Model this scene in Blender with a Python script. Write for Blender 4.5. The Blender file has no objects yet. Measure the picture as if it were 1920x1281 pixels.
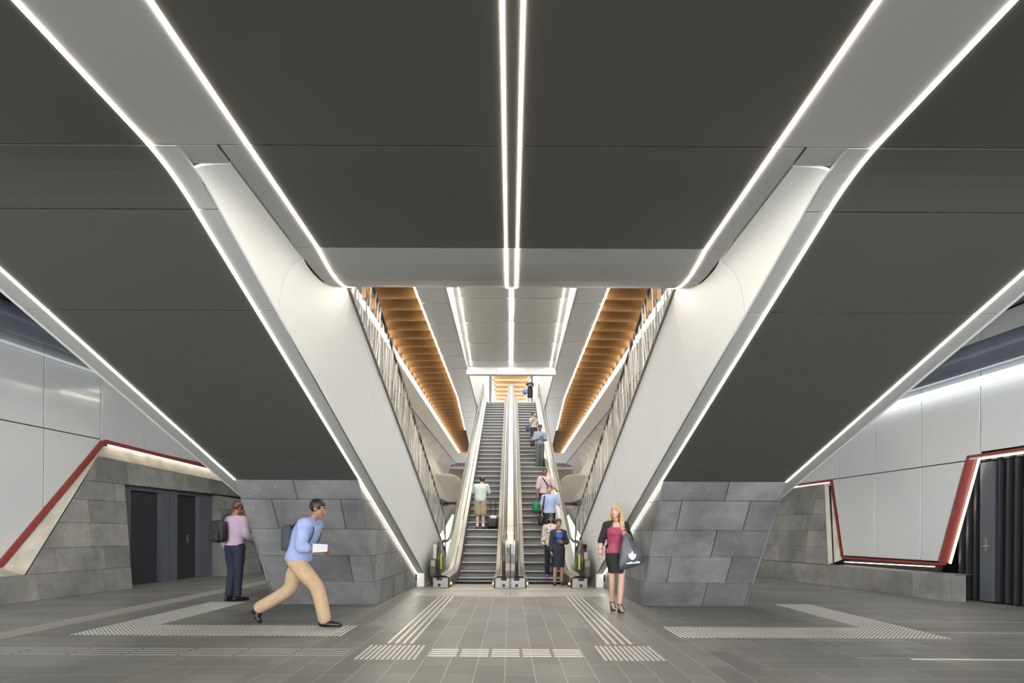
import bpy, bmesh, math, random
from mathutils import Vector, Matrix
random.seed(7)
R = math.radians
SC = bpy.context.scene
COL = SC.collection

# ------------------------------------------------------------------ camera, world, exposure
cam_d = bpy.data.cameras.new('camera')
cam = bpy.data.objects.new('camera', cam_d)
COL.objects.link(cam)
cam.location = (0, 0, 1.27)
cam.rotation_euler = (R(90), R(-0.25), 0)
cam_d.sensor_width = 36.0
cam_d.lens = 36.0 * 921 / 1920
cam_d.shift_x = (960 - 957) / 1920
cam_d.shift_y = (998 - 640.5) / 1920
cam_d.clip_start = 0.05
cam_d.clip_end = 300
SC.camera = cam
SC.view_settings.view_transform = 'Standard'
SC.view_settings.look = 'None'
SC.view_settings.gamma = 1.0
SC.view_settings.use_curve_mapping = False
SC.view_settings.exposure = 1.3
world = bpy.data.worlds.new('daylight')
SC.world = world
world.use_nodes = True
bg = world.node_tree.nodes['Background']
bg.inputs[0].default_value = (0.97, 0.985, 1.0, 1)
bg.inputs[1].default_value = 4.2
SC.cycles.max_bounces = 8
SC.cycles.diffuse_bounces = 5
SC.cycles.glossy_bounces = 3
SC.cycles.transparent_max_bounces = 8
SC.cycles.caustics_reflective = False
SC.cycles.caustics_refractive = False
SC.cycles.sample_clamp_indirect = 4.0

def area_light(name, loc, rot, sx, sy, power, color):
    d = bpy.data.lights.new(name, 'AREA')
    d.shape = 'RECTANGLE'; d.size = sx; d.size_y = sy; d.energy = power; d.color = color
    o = bpy.data.objects.new(name, d); COL.objects.link(o)
    o.location = loc; o.rotation_euler = rot
    return o

# unseen fill light added to brighten the escalator top and shaft walls
area_light('escalator_top_fill', (0, 26.5, 13.3), (0, 0, 0), 3.0, 11, 230, (1, .97, .92))

# ------------------------------------------------------------------ materials
MATS = {}
def mat(name, col, rough=0.5, metal=0.0, noise=0.0, nscale=6.0, bump=0.0, bscale=40.0, coat=0.0, spec=0.5):
    if name in MATS: return MATS[name]
    m = bpy.data.materials.new(name); m.use_nodes = True
    nt = m.node_tree; b = nt.nodes['Principled BSDF']
    b.inputs['Roughness'].default_value = rough
    b.inputs['Metallic'].default_value = metal
    b.inputs['Coat Weight'].default_value = coat
    b.inputs['Coat Roughness'].default_value = 0.05
    b.inputs['Specular IOR Level'].default_value = spec
    tc = nt.nodes.new('ShaderNodeTexCoord')
    n = nt.nodes.new('ShaderNodeTexNoise'); n.inputs['Scale'].default_value = nscale; n.inputs['Detail'].default_value = 5
    nt.links.new(tc.outputs['Object'], n.inputs['Vector'])
    mr = nt.nodes.new('ShaderNodeMapRange')
    mr.inputs['From Min'].default_value = 0.3; mr.inputs['From Max'].default_value = 0.7
    mr.inputs['To Min'].default_value = 1 - noise; mr.inputs['To Max'].default_value = 1 + noise
    nt.links.new(n.outputs['Fac'], mr.inputs['Value'])
    mx = nt.nodes.new('ShaderNodeVectorMath'); mx.operation = 'MULTIPLY'
    mx.inputs[0].default_value = col
    nt.links.new(mr.outputs['Result'], mx.inputs[1])
    nt.links.new(mx.outputs['Vector'], b.inputs['Base Color'])
    if bump > 0:
        n2 = nt.nodes.new('ShaderNodeTexNoise'); n2.inputs['Scale'].default_value = bscale; n2.inputs['Detail'].default_value = 4
        nt.links.new(tc.outputs['Object'], n2.inputs['Vector'])
        bp = nt.nodes.new('ShaderNodeBump'); bp.inputs['Strength'].default_value = bump; bp.inputs['Distance'].default_value = 0.02
        nt.links.new(n2.outputs['Fac'], bp.inputs['Height'])
        nt.links.new(bp.outputs['Normal'], b.inputs['Normal'])
    m['mult'] = 1.0
    MATS[name] = m
    return m

def emit(name, col, strength):
    if name in MATS: return MATS[name]
    m = bpy.data.materials.new(name); m.use_nodes = True
    nt = m.node_tree; nt.nodes.clear()
    e = nt.nodes.new('ShaderNodeEmission'); o = nt.nodes.new('ShaderNodeOutputMaterial')
    e.inputs[0].default_value = (*col, 1); e.inputs[1].default_value = strength
    nt.links.new(e.outputs[0], o.inputs[0])
    MATS[name] = m
    return m

def stone_mat(name, col):
    """grey basalt: per-block tone from a face attribute, cloudy stains and pale specks"""
    m = bpy.data.materials.new(name); m.use_nodes = True
    nt = m.node_tree; b = nt.nodes['Principled BSDF']; L = nt.links.new
    tc = nt.nodes.new('ShaderNodeTexCoord')
    n1 = nt.nodes.new('ShaderNodeTexNoise'); n1.inputs['Scale'].default_value = 1.7; n1.inputs['Detail'].default_value = 7; n1.inputs['Roughness'].default_value = 0.65
    L(tc.outputs['Object'], n1.inputs['Vector'])
    mr = nt.nodes.new('ShaderNodeMapRange'); mr.inputs['From Min'].default_value = .3; mr.inputs['From Max'].default_value = .7
    mr.inputs['To Min'].default_value = .62; mr.inputs['To Max'].default_value = 1.38
    L(n1.outputs['Fac'], mr.inputs['Value'])
    at = nt.nodes.new('ShaderNodeAttribute'); at.attribute_name = 'tone'
    mu = nt.nodes.new('ShaderNodeMath'); mu.operation = 'MULTIPLY'
    L(mr.outputs[0], mu.inputs[0]); L(at.outputs['Fac'], mu.inputs[1])
    n3 = nt.nodes.new('ShaderNodeTexVoronoi'); n3.inputs['Scale'].default_value = 9
    L(tc.outputs['Object'], n3.inputs['Vector'])
    sp = nt.nodes.new('ShaderNodeMapRange'); sp.inputs['From Min'].default_value = .06; sp.inputs['From Max'].default_value = .15
    sp.inputs['To Min'].default_value = 1.6; sp.inputs['To Max'].default_value = 1.0
    L(n3.outputs['Distance'], sp.inputs['Value'])
    mu2 = nt.nodes.new('ShaderNodeMath'); mu2.operation = 'MULTIPLY'
    L(mu.outputs[0], mu2.inputs[0]); L(sp.outputs[0], mu2.inputs[1])
    vm = nt.nodes.new('ShaderNodeVectorMath'); vm.operation = 'MULTIPLY'; vm.inputs[0].default_value = col
    L(mu2.outputs[0], vm.inputs[1]); L(vm.outputs['Vector'], b.inputs['Base Color'])
    b.inputs['Roughness'].default_value = .5
    n2 = nt.nodes.new('ShaderNodeTexNoise'); n2.inputs['Scale'].default_value = 60; n2.inputs['Detail'].default_value = 4
    L(tc.outputs['Object'], n2.inputs['Vector'])
    bp = nt.nodes.new('ShaderNodeBump'); bp.inputs['Strength'].default_value = .15; bp.inputs['Distance'].default_value = .01
    L(n2.outputs['Fac'], bp.inputs['Height']); L(bp.outputs['Normal'], b.inputs['Normal'])
    MATS[name] = m
    return m

def paver_mat():
    m = bpy.data.materials.new('bluestone_pavers'); m.use_nodes = True
    nt = m.node_tree; b = nt.nodes['Principled BSDF']; L = nt.links.new
    tc = nt.nodes.new('ShaderNodeTexCoord'); sx = nt.nodes.new('ShaderNodeSeparateXYZ')
    L(tc.outputs['Object'], sx.inputs[0])
    def brick(u, v, w, h, off):
        cb = nt.nodes.new('ShaderNodeCombineXYZ'); L(u, cb.inputs[0]); L(v, cb.inputs[1])
        ad = nt.nodes.new('ShaderNodeVectorMath'); ad.operation = 'ADD'; ad.inputs[1].default_value = off
        L(cb.outputs[0], ad.inputs[0])
        k = nt.nodes.new('ShaderNodeTexBrick'); k.offset = 0.37; k.offset_frequency = 2; k.squash = 1.0
        k.inputs['Scale'].default_value = 1; k.inputs['Mortar Size'].default_value = .0035; k.inputs['Mortar Smooth'].default_value = .2
        k.inputs['Brick Width'].default_value = w; k.inputs['Row Height'].default_value = h
        k.inputs['Color1'].default_value = (.150, .147, .139, 1); k.inputs['Color2'].default_value = (.208, .204, .194, 1)
        k.inputs['Mortar'].default_value = (.42, .41, .38, 1); k.inputs['Bias'].default_value = 0
        L(ad.outputs[0], k.inputs['Vector'])
        return k
    kc = brick(sx.outputs['Y'], sx.outputs['X'], .95, .269, (20.0, 20 * .269 + .046, 0))
    ks = brick(sx.outputs['X'], sx.outputs['Y'], .95, .30, (20.0, 20.0, 0))
    ab = nt.nodes.new('ShaderNodeMath'); ab.operation = 'ABSOLUTE'; L(sx.outputs['X'], ab.inputs[0])
    gt = nt.nodes.new('ShaderNodeMath'); gt.operation = 'GREATER_THAN'; gt.inputs[1].default_value = 2.33; L(ab.outputs[0], gt.inputs[0])
    mx = nt.nodes.new('ShaderNodeMix'); mx.data_type = 'RGBA'
    L(gt.outputs[0], mx.inputs[0]); L(kc.outputs['Color'], mx.inputs[6]); L(ks.outputs['Color'], mx.inputs[7])
    n1 = nt.nodes.new('ShaderNodeTexNoise'); n1.inputs['Scale'].default_value = 1.3; n1.inputs['Detail'].default_value = 7
    L(tc.outputs['Object'], n1.inputs['Vector'])
    mr = nt.nodes.new('ShaderNodeMapRange'); mr.inputs['From Min'].default_value = .3; mr.inputs['From Max'].default_value = .7
    mr.inputs['To Min'].default_value = .86; mr.inputs['To Max'].default_value = 1.14
    L(n1.outputs['Fac'], mr.inputs['Value'])
    vm = nt.nodes.new('ShaderNodeVectorMath'); vm.operation = 'MULTIPLY'
    L(mx.outputs[2], vm.inputs[0]); L(mr.outputs[0], vm.inputs[1]); L(vm.outputs['Vector'], b.inputs['Base Color'])
    b.inputs['Roughness'].default_value = .42
    b.inputs['Specular IOR Level'].default_value = .35
    MATS['floor'] = m
    return m

def rib_mat(name, col, scale, axis, lo, rough=.4, metal=.6):
    """fine parallel ribs along one axis (escalator treads, perforated sheet)"""
    m = bpy.data.materials.new(name); m.use_nodes = True
    nt = m.node_tree; b = nt.nodes['Principled BSDF']; L = nt.links.new
    tc = nt.nodes.new('ShaderNodeTexCoord'); w = nt.nodes.new('ShaderNodeTexWave')
    w.bands_direction = axis; w.inputs['Scale'].default_value = scale
    L(tc.outputs['Object'], w.inputs['Vector'])
    mr = nt.nodes.new('ShaderNodeMapRange'); mr.inputs['To Min'].default_value = lo; mr.inputs['To Max'].default_value = 1
    L(w.outputs['Fac'], mr.inputs['Value'])
    vm = nt.nodes.new('ShaderNodeVectorMath'); vm.operation = 'MULTIPLY'; vm.inputs[0].default_value = col
    L(mr.outputs[0], vm.inputs[1]); L(vm.outputs['Vector'], b.inputs['Base Color'])
    b.inputs['Roughness'].default_value = rough; b.inputs['Metallic'].default_value = metal
    MATS[name] = m
    return m

def glass_mat():
    m = bpy.data.materials.new('clear_glass'); m.use_nodes = True
    nt = m.node_tree; nt.nodes.clear(); L = nt.links.new
    o = nt.nodes.new('ShaderNodeOutputMaterial'); t = nt.nodes.new('ShaderNodeBsdfTransparent'); g = nt.nodes.new('ShaderNodeBsdfGlossy')
    t.inputs[0].default_value = (.90, .94, .92, 1); g.inputs['Roughness'].default_value = .03
    x = nt.nodes.new('ShaderNodeMixShader'); x.inputs[0].default_value = .12
    L(t.outputs[0], x.inputs[1]); L(g.outputs[0], x.inputs[2]); L(x.outputs[0], o.inputs[0])
    MATS['glass'] = m
    return m

def timber_mat():
    m = bpy.data.materials.new('warm_timber'); m.use_nodes = True
    nt = m.node_tree; b = nt.nodes['Principled BSDF']; L = nt.links.new
    tc = nt.nodes.new('ShaderNodeTexCoord'); mp = nt.nodes.new('ShaderNodeMapping'); mp.inputs['Scale'].default_value = (.6, 9, 22)
    n = nt.nodes.new('ShaderNodeTexNoise'); n.inputs['Scale'].default_value = 1; n.inputs['Detail'].default_value = 5
    L(tc.outputs['Object'], mp.inputs[0]); L(mp.outputs[0], n.inputs['Vector'])
    cr = nt.nodes.new('ShaderNodeValToRGB')
    cr.color_ramp.elements[0].color = (.22, .105, .032, 1); cr.color_ramp.elements[1].color = (.36, .19, .065, 1)
    L(n.outputs['Fac'], cr.inputs[0]); L(cr.outputs[0], b.inputs['Base Color'])
    b.inputs['Roughness'].default_value = .5
    MATS['timber'] = m
    return m

DARK = mat('dark_panel', (.078, .074, .067), .48, noise=.05, nscale=.7)
BAND = mat('grey_panel', (.38, .38, .37), .42, noise=.04, nscale=.8)
BACK = mat('joint_black', (.01, .01, .01), .9)
WHITE = mat('white_panel', (.84, .84, .815), .38, noise=.02, nscale=.7)
GLOSSY = mat('gloss_white_panel', (.50, .51, .50), .10, noise=.03, nscale=.5, coat=.6, bump=.35, bscale=1.1)
WHITE2 = mat('upper_white_panel', (.72, .72, .70), .4, noise=.02)
FASC = mat('white_fascia', (.70, .69, .65), .5)
CONC = mat('concrete', (.46, .44, .40), .75, noise=.16, nscale=.9, bump=.1, bscale=8)
CREAM = mat('pale_stone_reveal', (.46, .43, .35), .65, noise=.2, nscale=3, bump=.3, bscale=25)
EDGE = mat('lit_timber_edge', (.62, .41, .20), .5)  # slat undersides lighter: the light they catch is put into the colour
LIT_TIMBER = mat('lit_timber', (.72, .46, .20), .5, noise=.1)  # far beams brightened in the colour instead of by a lamp
RED = mat('red_trim', (.20, .028, .02), .5, noise=.05)
DOOR = mat('charcoal_door', (.022, .024, .028), .35, noise=.05)
FRAME = mat('grey_door_frame', (.075, .082, .095), .4)
BLACKM = mat('black_metal', (.012, .012, .013), .4)
BRONZE = mat('handrail_bronze', (.10, .075, .055), .22, spec=.7)
HAND = mat('black_rubber_handrail', (.035, .028, .024), .28)
STEEL = mat('brushed_steel', (.37, .345, .295), .38, metal=.9, noise=.06, nscale=2)
STEELM = mat('satin_steel', (.42, .40, .37), .42, metal=.6, noise=.05, nscale=3)
FOOT = mat('newel_foot_steel', (.27, .255, .235), .45, metal=.5, noise=.05)
STEELD = mat('dark_steel', (.20, .185, .17), .4, metal=.7)
PIPE = mat('blue_grey_duct', (.16, .18, .22), .22, metal=.3, noise=.08, nscale=1.2)
ROD = mat('champagne_rod', (.27, .245, .205), .35, metal=.35)
STUD = mat('stainless_stud', (.68, .67, .62), .35, metal=.5)
SIDEC = mat('side_ceiling', (.085, .088, .088), .6)
PERF = rib_mat('perforated_ceiling', (.30, .31, .31), 9, 'X', .65, .6, .0)
TREAD = rib_mat('ribbed_tread', (.30, .29, .275), 28, 'X', .35, .42, .5)
RISER = rib_mat('ribbed_riser', (.165, .158, .147), 28, 'X', .55, .5, .5)
NOSE = mat('pale_nosing', (.42, .41, .385), .35, metal=.5)  # step front edges paler than the treads
STONE = stone_mat('grey_basalt', (.19, .19, .195))
STONEW = stone_mat('warm_basalt', (.175, .170, .155))
FLOORM = paver_mat()
GLASS = glass_mat()
TIMBER = timber_mat()
LED = emit('led_warm_white', (1.0, .93, .78), 11.0)
LEDU = emit('led_upper', (1.0, .93, .80), 13.0)
LEDK = emit('led_coffer', (1.0, .95, .85), 24.0)
LEDC = emit('fluorescent_cool', (.90, .95, 1.0), 1.1)
AMBER = emit('amber_lamp', (1.0, .38, .08), 3.0)
REDL = emit('red_display', (.5, .03, .03), .06)

# ------------------------------------------------------------------ helpers
def props(o, label=None, cat=None, group=None, kind=None):
    if label: o['label'] = label
    if cat: o['category'] = cat
    if group: o['group'] = group
    if kind: o['kind'] = kind
    return o

def link(name, bm, m, parent=None, smooth=False, normals=True):
    if normals: bmesh.ops.recalc_face_normals(bm, faces=bm.faces[:])
    me = bpy.data.meshes.new(name); bm.to_mesh(me); bm.free()
    for x in (m if isinstance(m, (list, tuple)) else [m]): me.materials.append(x)
    if smooth:
        for p in me.polygons: p.use_smooth = True
    o = bpy.data.objects.new(name, me); COL.objects.link(o)
    if parent is not None: o.parent = parent
    return o

def empty(name, loc=(0, 0, 0), rz=0):
    o = bpy.data.objects.new(name, None); COL.objects.link(o)
    o.location = loc; o.rotation_euler = (0, 0, rz); o.empty_display_size = .2
    return o

def NB(): return bmesh.new()

def box(bm, lo, hi, mi=0):
    x0, y0, z0 = lo; x1, y1, z1 = hi
    v = [bm.verts.new(p) for p in ((x0,y0,z0),(x1,y0,z0),(x1,y1,z0),(x0,y1,z0),(x0,y0,z1),(x1,y0,z1),(x1,y1,z1),(x0,y1,z1))]
    for f in ((0,3,2,1),(4,5,6,7),(0,1,5,4),(1,2,6,5),(2,3,7,6),(3,0,4,7)):
        bm.faces.new([v[i] for i in f]).material_index = mi
    return v

def hexa(bm, a, b, mi=0):
    """solid between two same-length point loops"""
    va = [bm.verts.new(p) for p in a]; vb = [bm.verts.new(p) for p in b]
    n = len(a); fs = [bm.faces.new(va), bm.faces.new(vb[::-1])]
    for i in range(n):
        fs.append(bm.faces.new((va[i], va[(i+1) % n], vb[(i+1) % n], vb[i])))
    for f in fs: f.material_index = mi
    return fs

def loft(bm, secs, close=False, cap=False, mi=0):
    rows = [[bm.verts.new(p) for p in s] for s in secs]
    n = len(rows[0])
    for i in range(len(rows) - 1):
        for j in range(n if close else n - 1):
            k = (j + 1) % n
            f = bm.faces.new((rows[i][j], rows[i][k], rows[i+1][k], rows[i+1][j])); f.material_index = mi
    if cap:
        bm.faces.new(rows[0][::-1]).material_index = mi; bm.faces.new(rows[-1]).material_index = mi
    return rows

def prism_x(bm, prof, x0, x1, mi=0):
    """closed polygon profile in (y, z) extruded along x"""
    return hexa(bm, [(x0, y, z) for y, z in prof], [(x1, y, z) for y, z in prof], mi)

def path_strip(bm, pts, xs, th, up=(0, 0, 1)):
    """strip swept along (y,z) points; xs(y)->(xa,xb); thickness th upward along normal"""
    secs = []
    n = len(pts)
    for i, (y, z) in enumerate(pts):
        a = pts[max(i-1, 0)]; b = pts[min(i+1, n-1)]
        ty, tz = b[0]-a[0], b[1]-a[1]; l = math.hypot(ty, tz) or 1
        ny, nz = -tz/l, ty/l
        xa, xb = xs(y) if callable(xs) else xs
        secs.append([(xa, y, z), (xb, y, z), (xb, y+ny*th, z+nz*th), (xa, y+ny*th, z+nz*th)])
    loft(bm, secs, close=True, cap=True)

def tube(bm, pts, rad, seg=10, ref=(1, 0, 0), cap=True, mi=0):
    """round or elliptic tube through pts; rad: number or list of r or (ra, rb)"""
    P = [Vector(p) for p in pts]; n = len(P); ref = Vector(ref)
    rows = []
    for i in range(n):
        t = (P[min(i+1, n-1)] - P[max(i-1, 0)]).normalized()
        r = ref - ref.dot(t) * t
        if r.length < 1e-3: r = Vector((0, 1, 0)) - t.y * t
        r.normalize(); s = t.cross(r)
        q = rad[i] if isinstance(rad, list) else rad
        ra, rb = q if isinstance(q, (list, tuple)) else (q, q)
        rows.append([bm.verts.new(P[i] + r*ra*math.cos(2*math.pi*k/seg) + s*rb*math.sin(2*math.pi*k/seg)) for k in range(seg)])
    for i in range(n-1):
        for k in range(seg):
            f = bm.faces.new((rows[i][k], rows[i][(k+1) % seg], rows[i+1][(k+1) % seg], rows[i+1][k])); f.material_index = mi
    if cap:
        bm.faces.new(rows[0][::-1]).material_index = mi; bm.faces.new(rows[-1]).material_index = mi

def ball(bm, c, r, seg=14, rings=9, mi=0, M=None):
    rx, ry, rz = r if isinstance(r, (list, tuple)) else (r, r, r)
    top = None; rows = []
    T = M or Matrix.Identity(3); c = Vector(c)
    for i in range(1, rings):
        a = math.pi * i / rings
        rows.append([bm.verts.new(c + T @ Vector((rx*math.sin(a)*math.cos(2*math.pi*k/seg), ry*math.sin(a)*math.sin(2*math.pi*k/seg), rz*math.cos(a)))) for k in range(seg)])
    t = bm.verts.new(c + T @ Vector((0, 0, rz))); b = bm.verts.new(c + T @ Vector((0, 0, -rz)))
    for k in range(seg):
        bm.faces.new((t, rows[0][k], rows[0][(k+1) % seg])).material_index = mi
        bm.faces.new((b, rows[-1][(k+1) % seg], rows[-1][k])).material_index = mi
        for i in range(len(rows)-1):
            bm.faces.new((rows[i][k], rows[i+1][k], rows[i+1][(k+1) % seg], rows[i][(k+1) % seg])).material_index = mi

def clip(poly, a, b, c):
    """keep a*x+b*y+c >= 0"""
    out = []
    for i in range(len(poly)):
        p, q = poly[i], poly[(i+1) % len(poly)]
        dp, dq = a*p[0]+b*p[1]+c, a*q[0]+b*q[1]+c
        if dp >= 0: out.append(p)
        if (dp >= 0) != (dq >= 0):
            t = dp/(dp-dq); out.append((p[0]+t*(q[0]-p[0]), p[1]+t*(q[1]-p[1])))
    return out

def clip_poly(poly, region):
    """clip by a convex counter-clockwise region"""
    for i in range(len(region)):
        (x0, y0), (x1, y1) = region[i], region[(i+1) % len(region)]
        if len(poly) < 3: return []
        a, b = -(y1-y0), (x1-x0)
        poly = clip(poly, a, b, -(a*x0+b*y0))
    return poly

def shrink(poly, d):
    """inset a convex polygon by d"""
    ar = sum(poly[i][0]*poly[(i+1) % len(poly)][1]-poly[(i+1) % len(poly)][0]*poly[i][1] for i in range(len(poly)))
    if ar < 0: poly = poly[::-1]
    out = poly
    n = len(poly)
    for i in range(n):
        (x0, y0), (x1, y1) = poly[i], poly[(i+1) % n]
        l = math.hypot(x1-x0, y1-y0)
        if l < 1e-6: continue
        a, b = -(y1-y0)/l, (x1-x0)/l
        out = clip(out, a, b, -(a*x0+b*y0)-d)
        if len(out) < 3: return []
    return out

def slab(bm, fn, poly, n0, n1, mi=0):
    """polygon in wall coordinates (s,z) between depths n0 and n1"""
    return hexa(bm, [fn(s, z, n0) for s, z in poly], [fn(s, z, n1) for s, z in poly], mi)

def tone_layer(bm):
    return bm.faces.layers.float.get('tone') or bm.faces.layers.float.new('tone')

def blocks(bm, fn, rows, lens, region, gap=.004, deep=.012, seed=1, s_rng=None):
    """courses of stone blocks clipped to a convex region of the wall"""
    rnd = random.Random(seed); tl = tone_layer(bm)
    s0, s1 = s_rng
    for k in range(len(rows)-1):
        z0, z1 = rows[k], rows[k+1]
        s = s0 - rnd.random()*lens[0]
        while s < s1:
            w = rnd.uniform(*lens)
            p = clip_poly([(s, z0), (s+w, z0), (s+w, z1), (s, z1)], region)
            s += w
            if len(p) < 3: continue
            p = shrink(p, gap)
            if len(p) < 3: continue
            t = rnd.uniform(.78, 1.22)
            for f in slab(bm, fn, p, 0, deep): f[tl] = t

def bilin(q, s, t):
    a, b, c, d = [Vector(x) for x in q]        # a,b bottom left/right; d,c top left/right
    return (a*(1-s)+b*s)*(1-t) + (d*(1-s)+c*s)*t
# ------------------------------------------------------------------ big shapes
ZC = 3.58                                   # lower ceiling height
SL = .396                                   # slope of the stair undersides
def zsl(y): return .31 + (11.36 - y) * SL
def zs(y):
    """ceiling that bends down into the sloping stair underside"""
    if y < 2.85: return ZC
    if y > 3.38: return zsl(y)
    t = (y - 2.85) / .53
    return ZC - SL * .53 * t * t / 2 * 1.0 - (ZC - SL*.265 - zsl(3.38)) * t * t
LY, LR = 4.23, 1.77
def lip_z(y):
    if y <= LY: return ZC
    a = math.asin(min(1, (y - LY) / LR)); return ZC + LR * (1 - math.cos(a))
LIP = [(LY + LR*math.sin(R(a)), ZC + LR*(1-math.cos(R(a)))) for a in range(0, 91, 6)]
def x_led(y): return 1.58 + .085 * max(0, min(1.2, y - 4.0))
def x_slot(y): return 1.77 + .03 * max(0, min(1.3, y - 4.0))
def ypts(a, b, f, step=.11):
    n = max(2, int((b - a) / step) + 1)
    return [(a + (b-a)*i/n, f(a + (b-a)*i/n)) for i in range(n+1)]
G = .004

# floor
bm = NB(); box(bm, (-13, -7, -.3), (13, 46, 0))
props(link('floor', bm, FLOORM), kind='structure')

# lower ceiling: black backing, panels as children
bm = NB()
box(bm, (-4.3, -7, ZC+.035), (4.3, 2.9, ZC+.3))
box(bm, (-1.77, 2.9, ZC+.035), (1.77, 4.2, ZC+.3))
loft(bm, [[(x, y+.04, z+.05) for x in (-1.85, 1.85)] for y, z in LIP])
box(bm, (-2.2, 6.1, 5.2), (2.2, 6.4, 8.2))
ceil = props(link('ceiling', bm, BACK), kind='structure')
def cpanel(x0, x1, path, m):
    b = NB(); path_strip(b, path, (x0, x1) if not callable(x0) else (lambda y: (x0(y), x1(y))), .03)
    return link('ceiling_panel', b, m, ceil, smooth=False)
flat = lambda y: ZC
for a, b in ((-6.9, -4), (-4, -1.5), (-1.5, .72), (.72, 2.94), (2.94, 4.0)):
    p = [(a+G, ZC), (b-G, ZC)]
    cpanel(-1.565, -.057, p, DARK); cpanel(.057, 1.565, p, DARK); cpanel(-.035, .035, p, DARK)
lipp = [(4.0+G, ZC)] + LIP
for s in (-1, 1):
    xa = (lambda y, s=s: s*.057); xb = (lambda y, s=s: s*(x_led(y)-.015))
    cpanel(xa, xb, lipp, BAND)
    for a, b in ((-6.9, -4), (-4, -1.5), (-1.5, .72), (.72, 2.94)):
        cpanel(s*1.596, s*2.155, [(a+G, ZC), (b-G, ZC)], BAND)
        cpanel(s*2.186, s*4.14, [(a+G, ZC), (b-G, ZC)], DARK)
    cpanel(s*1.596, s*(1.77-.018), [(2.94+G, ZC), (4.0-G, ZC)], BAND)
    cpanel(s*1.77, s*2.0, [(2.94+G, ZC), (3.085, ZC)], BAND)
    cpanel((lambda y, s=s: s*(x_led(y)+.016)), (lambda y, s=s: s*(x_slot(y)-.018)), lipp, BAND)
cpanel(-.035, .035, lipp, BAND)

# side ceilings above the passages left and right of the stairs
for s, nm, m in ((-1, 'ceiling_left', SIDEC), (1, 'ceiling_right', PERF)):
    bm = NB(); box(bm, (min(s*4.17, s*11), -7, 5.25), (max(s*4.17, s*11), 13.0, 5.5))
    props(link(nm, bm, m), kind='structure')
bm = NB(); box(bm, (4.6, 7.2, 5.17), (9.5, 7.45, 5.249)); props(link('trim_1', bm, BAND), kind='structure')

# ------------------------------------------------------------------ sloping stair undersides (left and right)
def soffit(s, side):
    e = empty('stair_soffit', (s*3.07, 8.5, 0))
    props(e, f'dark panelled sloping underside of the stair above the {side} stone pier', 'stair underside', 'sloping stair undersides')
    off = Vector((s*3.07, 8.5, 0))
    def part(name, bm, m):
        bmesh.ops.translate(bm, verts=bm.verts[:], vec=-off)
        return link(name, bm, m, e)
    cuts = [2.94, 3.37, 4.19, 5.39, 6.6, 7.5]
    for a, b in zip(cuts[:-1], cuts[1:]):
        pts = ypts(a+G, b-G, zs, .09 if a < 3 else 5)
        bm = NB(); path_strip(bm, pts, (s*2.186, s*3.955), .03); part('soffit_panel', bm, DARK)
        bm = NB(); path_strip(bm, pts, (s*3.985, s*4.14), .03); part('outer_edge_panel', bm, BAND)
    icuts = [2.94, 3.37, 4.19, 5.39, 6.6, 7.8, 9.0, 10.2, 11.36]
    for a, b in zip(icuts[:-1], icuts[1:]):
        pts = ypts(a+G, b-G, zs, .09 if a < 3 else 5)
        bm = NB(); path_strip(bm, pts, (s*2.014, s*2.155), .03); part('inner_edge_panel', bm, BAND)
    bm = NB()
    pr = [(y, z+.032) for y, z in ypts(2.95, 3.5, zs, .09)] + [(12.0, .07), (12.2, .07), (12.2, .9), (3.6, 4.3), (2.95, 4.3)]
    prism_x(bm, pr, s*2.03, s*4.12); part('stair_body', bm, BACK)
    bm = NB(); path_strip(bm, ypts(2.95, 8.2, lambda y: zs(y)-.004, .1), (s*4.148, s*4.175), .03); part('edge_trim', bm, WHITE2)
    bm = NB(); box(bm, (min(s*1.992, s*2.16), 11.37, 0), (max(s*1.992, s*2.16), 11.9, .315))
    part('foot_block', bm, WHITE)
    return e
soffit(-1, 'left'); soffit(1, 'right')

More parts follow.
